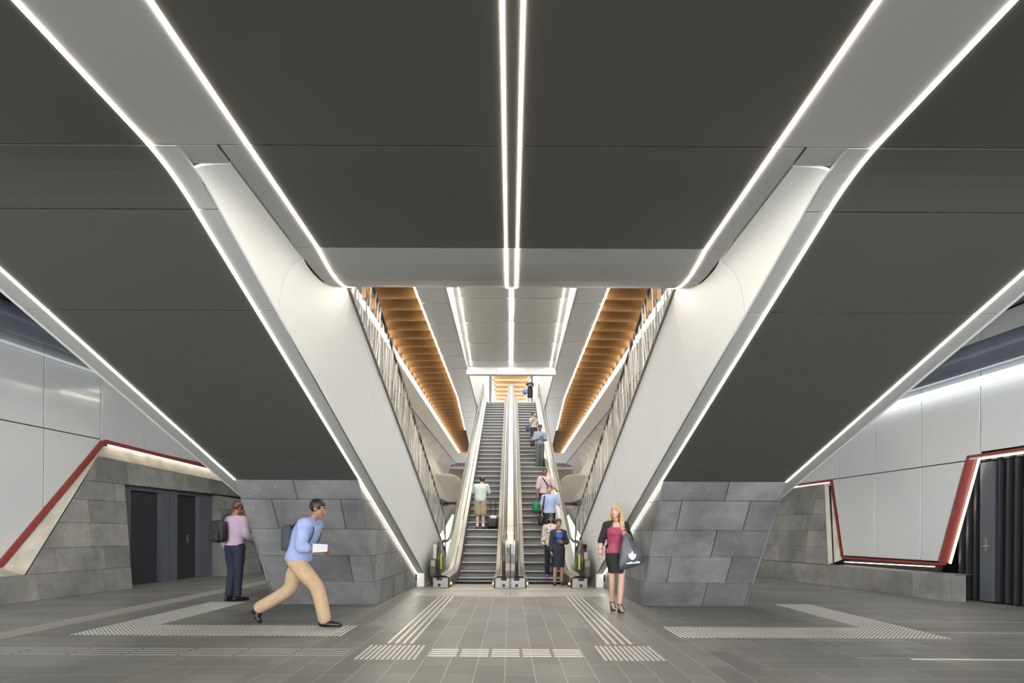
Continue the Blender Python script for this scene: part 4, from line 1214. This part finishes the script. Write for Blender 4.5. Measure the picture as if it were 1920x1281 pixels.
def pack(b, c, r, voxel=.014, M=None):
    """soft bag body"""
    ball(b, c, r, 16, 12, M=M)
def softbox(lo, hi, bev):
    b = NB(); box(b, lo, hi)
    bmesh.ops.subdivide_edges(b, edges=b.edges[:], cuts=3, use_grid_fill=True)
    c = (Vector(lo)+Vector(hi))*.5; h = (Vector(hi)-Vector(lo))*.5
    for v in b.verts:
        q = Vector(((v.co.x-c.x)/h.x, (v.co.y-c.y)/h.y, (v.co.z-c.z)/h.z)); l = q.length
        m = max(abs(q.x), abs(q.y), abs(q.z)); v.co = c + Vector((q.x*h.x, q.y*h.y, q.z*h.z))*(1 - bev*(l-m)/max(l, .01))
    return b
cloth = lambda n, c, r=.8: mat(n, c, r, noise=.08, nscale=9, bump=.25, bscale=14)
def figured(name, base, spots, sc=22):
    """printed cloth"""
    if name in MATS: return MATS[name]
    m = bpy.data.materials.new(name); m.use_nodes = True; nt = m.node_tree; bs = nt.nodes['Principled BSDF']; L = nt.links.new
    tc = nt.nodes.new('ShaderNodeTexCoord'); v = nt.nodes.new('ShaderNodeTexNoise'); v.inputs['Scale'].default_value = sc; v.inputs['Detail'].default_value = 1
    L(tc.outputs['Object'], v.inputs['Vector']); cr_ = nt.nodes.new('ShaderNodeValToRGB'); cr_.color_ramp.interpolation = 'CONSTANT'
    cr_.color_ramp.elements[0].color = (*spots[0], 1); cr_.color_ramp.elements[0].position = 0
    cr_.color_ramp.elements[1].color = (*base, 1); cr_.color_ramp.elements[1].position = .42
    e = cr_.color_ramp.elements.new(.60); e.color = (*spots[1], 1)
    e = cr_.color_ramp.elements.new(.66); e.color = (*base, 1)
    L(v.outputs['Fac'], cr_.inputs[0]); L(cr_.outputs[0], bs.inputs['Base Color']); bs.inputs['Roughness'].default_value = .8
    MATS[name] = m; return m
def striped(name, a, c, scale=14):
    if name in MATS: return MATS[name]
    m = rib_mat(name, a, scale, 'Z', .08, .8, 0); return m

BLK = cloth('black_cloth', (.012, .012, .014)); NAVY = cloth('navy_cloth', (.012, .016, .035)); BLEATH = mat('black_leather', (.012, .011, .011), .3)
BAGK = cloth('black_bag', (.014, .014, .016), .7)

# 1 man with backpack walking away on the left
p = Person('person in a lilac shirt and navy trousers walking away with a black backpack', (-5.02, 8.95, 0), R(180-14), 1.84,
           dict(al=(.075, .05, .09), tl=(.085, -.12, .02), kl=(.085, -.03, .50), ar=(-.08, .03, .09), tr=(-.13, -.13, .02), kr=(-.08, 0, .5),
                er=(-.22, -.02, 1.14), wr=(-.20, -.22, 1.06), hr=(-.15, -.29, 1.07), el=(.235, .03, 1.13), wl=(.24, -.06, .92), hl=(.235, -.09, .85), head=(0, -.07, 1.60)),
           skin=('skin_brown', (.22, .10, .06)), yaw=R(-12), pitch=R(28), hair=('short', 'hair_auburn', (.085, .028, .014)))
p.top('shirt', cloth('lilac_shirt', (.42, .32, .40)), 1.9, z0=.2); p.trousers('trousers', NAVY, 1.95); p.shoes(BLEATH)
b = NB(); tube(b, [p.J['waist'] + Vector((0, 0, -.075+.02*i)) for i in range(3)], [(.152, .116)]*3, 20); p.extra('belt', b, BLEATH)
b = softbox((-.02, .13, 1.0), (.27, .30, 1.40), .5); bp = p.thing('backpack', b, BAGK, 'black backpack hanging from one shoulder of the walking man in lilac', 'backpack')
b = softbox((.03, .27, 1.02), (.22, .35, 1.2), .5); p.part(bp, 'front_pocket', b, BAGK)
b = NB(); tube(b, cr([(.10, .17, 1.38), (.115, .10, 1.475), (.13, -.02, 1.47), (.14, -.115, 1.36), (.17, -.10, 1.18), (.20, .06, 1.08), (.19, .16, 1.06)], [1]*7, 4)[0], (.026, .006), 8, ref=(1, .2, 0)); p.part(bp, 'shoulder_strap', b, BAGK)

# 2 man in blue shirt striding to the right
p = Person('person in a pale blue shirt and khaki trousers striding across with a paper', (-2.83, 6.52, 0), R(90), 1.80,
           dict(pelvis=(0, -.02, .88), waist=(0, -.05, 1.02), chest=(0, -.11, 1.19), neck=(0, -.19, 1.36), head=(0, -.27, 1.52),
                sl=(.18, -.17, 1.31), sr=(-.18, -.17, 1.31), er=(-.22, -.14, 1.04), wr=(-.20, -.34, .99), hr=(-.17, -.42, 1.0),
                el=(.23, -.08, 1.04), wl=(.21, -.28, .96), hl=(.18, -.36, .96),
                pr=(-.085, -.02, .86), kr=(-.09, -.30, .50), ar=(-.09, -.40, .10), tr=(-.10, -.57, .035),
                pl=(.085, -.01, .86), kl=(.10, .16, .46), al=(.10, .55, .22), tl=(.10, .55, .04)),
           skin=('skin_tan', (.30, .15, .09)), pitch=R(14), lh=.9, rh=.9)
p.top('shirt', cloth('pale_blue_shirt', (.30, .37, .62)), 1.35, o=.028, z0=.16, loose=.022); p.trousers('trousers', cloth('khaki_trousers', (.46, .32, .20)), 1.93, o=.024, wide=.012); p.shoes(BLEATH)
b = NB(); tube(b, [p.J['waist'] + Vector((0, .012, -.085+.02*i)) for i in range(3)], [(.168, .132)]*3, 20); p.extra('belt', b, BLEATH)
b = softbox((-.15, .02, .96), (.15, .16, 1.32), .45); bp = p.thing('backpack', b, mat('grey_bag', (.045, .05, .065), .8), 'small dark backpack on the striding man in the pale blue shirt', 'backpack')
b = NB(); 
for q in (-1, 1): tube(b, cr([(q*.09, .04, 1.28), (q*.10, -.08, 1.37), (q*.11, -.22, 1.37), (q*.12, -.265, 1.26), (q*.15, -.20, 1.08), (q*.15, -.04, 1.0)], [1]*6, 4)[0], (.022, .005), 8)
p.part(bp, 'shoulder_strap', b, MATS['grey_bag'])
b = NB(); hexa(b, [(-.25, -.30, .97), (-.19, -.46, .98), (-.17, -.46, 1.07), (-.24, -.30, 1.08)], [(-.254, -.30, .97), (-.194, -.46, .98), (-.174, -.46, 1.07), (-.244, -.30, 1.08)])
p.thing('paper', b, mat('white_paper', (.52, .53, .58), .6), 'folded white paper held by the striding man', 'paper', smooth=False)

# 3 blonde woman walking forward on the right
p = Person('person with long blonde hair, dark pink top and black skirt, walking towards us', (1.70, 7.92, 0), R(4), 1.71,
           dict(pelvis=(0, -.01, .98), waist=(0, -.01, 1.12), chest=(0, -.02, 1.29), neck=(0, -.01, 1.475), head=(-.01, -.03, 1.645),
                sl=(.155, .0, 1.415), sr=(-.155, .0, 1.415), er=(-.235, .05, 1.15), wr=(-.275, -.05, .92), hr=(-.285, -.09, .85),
                el=(.245, .02, 1.18), wl=(.14, -.19, 1.26), hl=(.10, -.235, 1.285),
                pl=(.085, -.01, .95), pr=(-.085, -.01, .95), kl=(.050, -.16, .55), al=(.025, -.15, .13), tl=(.035, -.27, .045),
                kr=(-.060, .0, .53), ar=(-.030, .10, .15), tr=(-.035, -.03, .045)),
           skin=('skin_fair', (.58, .36, .27)), female=True, yaw=R(-38), pitch=R(-4), hair=('wavy', 'hair_blonde', (.50, .35, .17)), rh=.45, lh=1.1, ln=(1, .3, 0), voxel=.008)
p.top('camisole', cloth('raspberry_top', (.33, .045, .095), .6), 0, o=.020, z0=.06, z1=.74, loose=.008)
b = NB(); p2 = p
p.skirt('skirt', BLK, hem=.64, o=.016, waist=.10)
# open cardigan: back and sleeves
b = NB(); p.torso(b, .024, .30, .93)
for q in 'lr': limb(b, p.along('s'+q, 'e'+q, 'w'+q, .98), [.068, .064, .060])
b = remesh(b, .010, 2)
bmesh.ops.delete(b, geom=[f for f in b.faces if (lambda v: abs(v.x) < .118 - max(0, (v.z-1.38))*.5 and v.y < -.02)(f.calc_center_median())], context='FACES')
for v in b.verts:
    if v.co.z < 1.2 and v.co.y > -.05 and abs(v.co.x) < .2: v.co.z -= (1.2-v.co.z)*.4
b.normal_update(); bmesh.ops.solidify(b, geom=b.faces[:], thickness=.008); p.extra('cardigan', b, BLK)
b = NB()
for q in (-1, 1): tube(b, cr([(q*.075, -.125, 1.36), (q*.088, -.085, 1.44), (q*.085, .0, 1.475)], [1]*3, 4)[0], .006, 6)
p.extra('top_strap', b, MATS['raspberry_top'])
b = NB(); tube(b, [(.052*math.cos(a)-.003, -.012-.05*math.sin(a), 1.50-.012*math.sin(a)) for a in [2*math.pi*i/20 for i in range(21)]], .004, 6); p.extra('necklace', b, mat('dark_cord', (.09, .03, .025), .5))
b = NB()
for w, c in ((.30, .92), (.75, 1.02)):
    c0 = p.J['wr'] + (p.J['er']-p.J['wr'])*(.10 if w < .5 else .45); d = (p.J['er']-p.J['wr']).normalized(); r1 = Vector((1, 0, 0)); r1 = (r1-r1.dot(d)*d).normalized(); r2 = d.cross(r1)
    tube(b, [c0 + (r1*math.cos(a)+r2*math.sin(a))*(.030 if w < .5 else .037) for a in [2*math.pi*i/16 for i in range(17)]], .004, 6)
p.extra('bracelet', b, MATS['dark_cord'])
for q in 'lr':
    an, t = p.J['a'+q], p.J['t'+q]; b = NB()
    d = (t-an); d.z = 0; d.normalize(); sd = Vector((-d.y, d.x, 0)); hl = an - d*.035
    z = -.085
    limb(b, [(hl.x, hl.y, .075), (an.x+d.x*.05, an.y+d.y*.05, .045), (t.x, t.y, .016)], [(.032, .008), (.034, .008), (.036, .008)], ref=tuple(sd))
    tube(b, [(hl.x, hl.y, .0), (hl.x, hl.y, .08)], [.016, .024], 10)
    for h, f, w in ((.05, .10, .046), (.075, .055, .044), (.10, .02, .042), (.135, -.005, .040)):
        c0 = Vector((an.x, an.y, 0)) + d*f
        tube(b, [c0 + sd*w*math.cos(a) + Vector((0, 0, h+.004)) + (Vector((0, 0, 1))*.028*math.sin(a) if h < .12 else d*.045*math.sin(a)) for a in ([math.pi*i/10 for i in range(11)] if h < .12 else [2*math.pi*i/18 for i in range(19)])], .007, 6)
    p.fin('sandal', b, BLEATH)
# carrier bag
b = NB()
loft(b, [[(x, y, z) for x, y, z in sec] for sec in (
    [(.085+.028*math.cos(a), -.262+.02*math.sin(a), 1.30) for a in [2*math.pi*i/20 for i in range(20)]],
    [(.10+.06*math.cos(a), -.265+.035*math.sin(a), 1.22+.01*math.sin(3*a)) for a in [2*math.pi*i/20 for i in range(20)]],
    [(.15+.145*math.cos(a), -.265+.06*math.sin(a)+.008*math.sin(5*a), 1.08+.015*math.sin(2*a)) for a in [2*math.pi*i/20 for i in range(20)]],
    [(.18+.20*math.cos(a), -.265+.075*math.sin(a)+.008*math.sin(4*a), .92) for a in [2*math.pi*i/20 for i in range(20)]],
    [(.18+.215*math.cos(a), -.265+.065*math.sin(a), .79+.05*math.cos(a)) for a in [2*math.pi*i/20 for i in range(20)]],
    [(.17+.19*math.cos(a), -.265+.02*math.sin(a), .735+.055*math.cos(a)) for a in [2*math.pi*i/20 for i in range(20)]])], close=True, cap=True)
md = p.thing('carrier_bag', b, mat('slate_bag', (.065, .068, .085), .35, noise=.2, nscale=8, bump=.5, bscale=9), 'dark grey carrier bag with a white leaf emblem in the blonde woman\'s hand', 'bag')
m_ = md.modifiers.new('sub', 'SUBSURF'); m_.levels = 1; m_.render_levels = 2
b = NB()
def leaf(cx, cz, ang, L, Wd):
    pts = []
    for i in range(12):
        t = i/11; w = Wd*math.sin(math.pi*t)**.8; pts.append((t*L, w))
    loop = pts + [(x, -w) for x, w in pts[::-1][1:-1]]
    c, s_ = math.cos(ang), math.sin(ang)
    return [(cx + x*c - y*s_, cz + x*s_ + y*c) for x, y in loop]
for ang, L in ((R(115), .12), (R(88), .15), (R(60), .12)):
    l = leaf(.165, .865, ang, L, .026); hexa(b, [(x, -.348+(z-.86)*.12, z) for x, z in l], [(x, -.353+(z-.86)*.12, z) for x, z in l])
xx = .07
rnd = random.Random(3)
for i in range(9):
    h = rnd.choice((.022, .034)); z0 = .80 + .02*i/9
    hexa(b, [(xx, -.352, z0), (xx+.019, -.352, z0+.002), (xx+.019, -.347, z0+h), (xx, -.347, z0+h)], [(xx, -.356, z0), (xx+.019, -.356, z0+.002), (xx+.019, -.352, z0+h), (xx, -.352, z0+h)]); xx += .025
p.part(md, 'emblem', b, EYEW, smooth=False)

# 4 man with cap going up on the left escalator
def tread(y): 
    k = math.floor((y-11.35)/.4); return zn(11.35 + .4*k)
y = 15.50
p = Person('person in a pale T-shirt, khaki shorts and cap, back turned, riding up', (-.95, y, tread(y)), R(180-4), 1.72,
           dict(waist=(.0, -.03, 1.09), chest=(0, -.09, 1.26), neck=(-.01, -.14, 1.43), head=(-.03, -.20, 1.575), sl=(.185, -.11, 1.385), sr=(-.185, -.11, 1.385),
                el=(.25, -.22, 1.16), wl=(.14, -.40, 1.10), hl=(.06, -.42, 1.10), er=(-.25, -.22, 1.16), wr=(-.12, -.40, 1.12), hr=(-.05, -.42, 1.12)),
           bulk=1.12, pitch=R(18), yaw=R(18), hair=('cap', 'hair_brown', (.05, .03, .018)), voxel=.012)
p.top('t_shirt', cloth('mint_shirt', (.52, .58, .54)), .8, o=.024, z0=.10, loose=.012); p.trousers('shorts', cloth('khaki_shorts', (.36, .29, .19)), .98, o=.022, wide=.02)
p.shoes(mat('black_trainers', (.03, .03, .033), .5))
b = NB()
for q in 'lr': tube(b, [p.J['a'+q] + Vector((0, 0, z)) for z in (-.03, .05, .09)], [.046, .043, .043], 12)
p.extra('sock', b, cloth('white_sock', (.75, .75, .73)))
yl = 15.55; zl = tread(yl)
b = softbox((-.19, -.14, .04), (.19, .15, .40), .42); bmesh.ops.translate(b, verts=b.verts[:], vec=(-.56, yl+.0, zl))
lo = Vector((-.56, yl, zl)); bmesh.ops.translate(b, verts=b.verts[:], vec=-lo)
lug = link('luggage', b, cloth('dark_luggage', (.05, .042, .047), .7), smooth=True); lug.location = lo
props(lug, 'dark wheeled travel bag with raised handle beside the man in shorts', 'luggage')
b = NB(); tube(b, [(-.085, .12, .35), (-.085, .12, .93), (-.07, .12, .96), (.07, .12, .96), (.085, .12, .93), (.085, .12, .35)], .011, 8); link('handle', b, BLACKM, lug, smooth=True)
b = softbox((-.10, -.16, .33), (.13, .0, .43), .5); link('towel', b, MATS['white_sock'], lug, smooth=True)
b = softbox((-.15, -.185, .07), (.11, -.12, .28), .5); link('front_pocket', b, MATS['dark_luggage'], lug, smooth=True)
for q in (-1, 1):
    b = NB(); tube(b, [(q*.16-.02, .12, .045), (q*.16+.02, .12, .045)], .045, 12); link('wheel', b, BLACKM, lug, smooth=True)

# 5 woman in navy suit with phone
sk_dark = ('skin_dark', (.25, .125, .08))
p = Person('person in a navy jacket and skirt with a cobalt top, looking at a phone', (1.15, 11.72, .012), R(5), 1.58,
           dict(er=(-.20, .03, 1.13), wr=(-.215, -.02, .89), hr=(-.205, -.05, .82), el=(.235, .0, 1.13), wl=(.06, -.20, 1.12), hl=(-.01, -.235, 1.15)),
           skin=('skin_olive', (.40, .22, .145)), female=True, hair=('bun', 'hair_dark', (.015, .012, .01)), lh=1.0, ln=(.2, 1, 0))
p.top('blouse', cloth('cobalt_top', (.03, .07, .42), .5), 0, o=.012, z0=.25, z1=.86)
p.skirt('skirt', cloth('navy_skirt', (.016, .018, .03)), hem=.475, o=.016, waist=.5)
JK = cloth('navy_jacket', (.022, .028, .045))
b = NB(); p.torso(b, .028, .22, .93)
for q in 'lr': limb(b, p.along('s'+q, 'e'+q, 'w'+q, 1.88), [.062, .060, .056, .046])
b = remesh(b, .010, 2)
bmesh.ops.delete(b, geom=[f for f in b.faces if (lambda v: abs(v.x) < .078 and v.y < -.05 and not (v.y < -.155 and v.z < 1.2 and v.x > -.02))(f.calc_center_median())], context='FACES')
b.normal_update(); bmesh.ops.solidify(b, geom=b.faces[:], thickness=.008); p.extra('jacket', b, JK)
p.shoes(BLEATH)
b = NB(); hexa(b, [(-.075, -.265, 1.12), (-.01, -.285, 1.11), (.01, -.27, 1.23), (-.055, -.25, 1.24)], [(-.075, -.257, 1.118), (-.01, -.277, 1.108), (.01, -.262, 1.228), (-.055, -.242, 1.238)])
p.thing('phone', b, BLACKM, 'black phone held by the woman in the navy suit', 'phone', smooth=False)

# 6 woman in floral blouse
y = 12.98
p = Person('person in a loose floral blouse and dark trousers behind the woman in navy', (1.07, y, zn(y)), R(3), 1.66, dict(),
           skin=sk_dark, female=True, hair=('bob', 'hair_black', (.012, .010, .009)), voxel=.011)
p.top('blouse', figured('floral_print', (.66, .60, .52), ((.25, .10, .07), (.10, .10, .14))), 1.75, o=.024, z0=.05, loose=.012); p.trousers('trousers', NAVY, 1.95); p.shoes(mat('violet_trainers', (.16, .12, .62), .5))

# 7 man in light blue short-sleeved shirt
y = 14.86
p = Person('person in a light blue short-sleeved shirt with one hand on the escalator handrail', (1.18, y, tread(y)), R(2), 1.80,
           dict(el=(.30, .0, 1.15), wl=(.385, -.15, 1.02), hl=(.40, -.22, 1.02), er=(-.225, .03, 1.12), wr=(-.235, -.02, .88)),
           skin=('skin_fair', (.56, .34, .25)), hair=('short', 'hair_sandy', (.09, .055, .03)), ln=(0, 0, 1), voxel=.011)
p.top('shirt', cloth('sky_shirt', (.38, .46, .70)), .75, o=.020, z0=.14, loose=.01); p.trousers('trousers', BLK, 1.95); p.shoes(BLEATH)
b = NB(); tube(b, cr([(-.13, .02, 1.475), (-.17, -.12, 1.38), (-.19, -.14, 1.2), (-.25, -.06, .95), (-.26, .02, .82)], [1]*5, 4)[0], (.018, .004), 8)
bg = softbox((-.33, -.12, .56), (-.19, .16, .86), .4); o = p.thing('shoulder_bag', bg, BAGK, 'black shoulder bag at the side of the man in light blue', 'bag'); p.part(o, 'strap', b, BAGK)

# 8 man in pink shirt with green bag
y = 15.95
p = Person('person in a pale pink shirt carrying a green bag, behind the man in light blue', (1.12, y, tread(y)), R(2), 1.77,
           dict(el=(.28, .0, 1.14), wl=(.36, -.14, 1.0), hl=(.39, -.2, 1.0), er=(-.235, .02, 1.12), wr=(-.25, -.03, .87), hr=(-.25, -.04, .80)),
           skin=sk_dark, hair=('short', 'hair_black', (.012, .010, .009)), ln=(0, 0, 1), voxel=.011, rh=1.1)
p.top('shirt', cloth('blush_shirt', (.60, .42, .44)), 1.05, o=.020, z0=.14, loose=.01); p.trousers('trousers', BLK, 1.95); p.shoes(BLEATH)
b = NB(); tube(b, cr([(-.11, .06, 1.485), (-.09, -.10, 1.42), (.02, -.16, 1.25), (.14, -.14, 1.08)], [1]*4, 4)[0], (.02, .004), 8); p.extra('bag_strap', b, BAGK)
b = softbox((-.40, -.22, .30), (-.20, .16, .66), .35); o = p.thing('tote_bag', b, cloth('green_bag', (.005, .22, .10), .6), 'green tote bag hanging from the hand of the man in pink', 'bag')
b = NB(); tube(b, cr([(-.30, -.14, .63), (-.265, -.09, .76), (-.255, -.05, .79), (-.265, -.01, .76), (-.30, .08, .63)], [1]*5, 4)[0], .009, 8); p.part(o, 'handle', b, MATS['green_bag'])

# 9 man in grey-blue shirt
y = 20.05
p = Person('person in a grey-blue shirt and grey trousers looking down at his phone', (1.19, y, tread(y)), R(8), 1.77,
           dict(el=(.235, .0, 1.14), wl=(.07, -.24, 1.14), hl=(.0, -.28, 1.15), er=(-.235, .0, 1.14), wr=(-.09, -.24, 1.14), hr=(-.02, -.28, 1.15), head=(0, -.05, 1.61)),
           skin=sk_dark, pitch=R(24), hair=('short', 'hair_black', (.012, .010, .009)), voxel=.013)
p.top('shirt', cloth('steel_shirt', (.20, .26, .34)), 1.5, o=.020, z0=.18); p.trousers('trousers', cloth('grey_trousers', (.10, .10, .10)), 1.95, wide=.01); p.shoes(BLEATH)
b = softbox((-.36, -.02, .86), (-.20, .2, 1.12), .4); o = p.thing('shoulder_bag', b, BAGK, 'black bag on the shoulder of the man in grey-blue', 'bag')
b = NB(); tube(b, cr([(-.12, .04, 1.48), (-.19, .13, 1.3), (-.27, .12, 1.1)], [1]*3, 4)[0], (.018, .004), 8); p.part(o, 'strap', b, BAGK)
b = NB(); box(b, (-.06, -.33, 1.16), (.06, -.325, 1.22)); p.thing('phone', b, BLACKM, 'dark phone in the hands of the man in grey-blue', 'phone', smooth=False)

# 10 woman in patterned top
y = 22.05
p = Person('person in a black and white patterned top and black skirt high on the escalator', (1.03, y, tread(y)), R(20), 1.62,
           dict(er=(-.22, -.02, 1.16), wr=(-.10, -.16, 1.36), hr=(-.04, -.18, 1.43)), skin=('skin_olive', (.40, .22, .145)), female=True, yaw=R(35), hair=('bun', 'hair_dark', (.015, .012, .01)), voxel=.013)
p.top('top', striped('mono_stripes', (.62, .59, .52), None), .5, o=.02, z0=.18); p.skirt('skirt', BLK, hem=.52, waist=.4); p.shoes(BLEATH)
b = softbox((-.34, -.02, .80), (-.20, .22, 1.10), .4); o = p.thing('shoulder_bag', b, cloth('blue_bag', (.04, .055, .12)), 'blue-grey shoulder bag on the woman in the patterned top', 'bag')
b = NB(); tube(b, cr([(-.11, .04, 1.46), (-.19, .13, 1.3), (-.27, .12, 1.08)], [1]*3, 4)[0], (.014, .004), 8); p.part(o, 'strap', b, MATS['blue_bag'])

# 11 woman at the top landing
p = Person('person in a black dress standing at the top of the right escalator', (1.14, 29.6, 8.862), R(0), 1.72,
           dict(er=(-.24, -.02, 1.14), wr=(-.08, -.2, 1.2), hr=(-.02, -.22, 1.24), el=(.24, -.02, 1.14), wl=(.08, -.2, 1.2), hl=(.02, -.22, 1.24)), female=True, hair=('bun', 'hair_dark', (.015, .012, .01)), voxel=.014)
p.top('dress_top', BLK, .4, o=.018, z0=.18); p.skirt('skirt', BLK, hem=.52, waist=.4); p.shoes(BLEATH)
b = softbox((-.46, -.1, .74), (-.19, .1, 1.02), .35); o = p.thing('blue_bag', b, cloth('azure_bag', (.03, .16, .62), .5), 'bright blue bag held by the woman at the top of the escalator', 'bag')
b = NB(); tube(b, cr([(-.36, 0, 1.0), (-.25, -.02, 1.14), (-.28, .02, 1.0)], [1]*3, 4)[0], .008, 6); p.part(o, 'handle', b, MATS['azure_bag'])
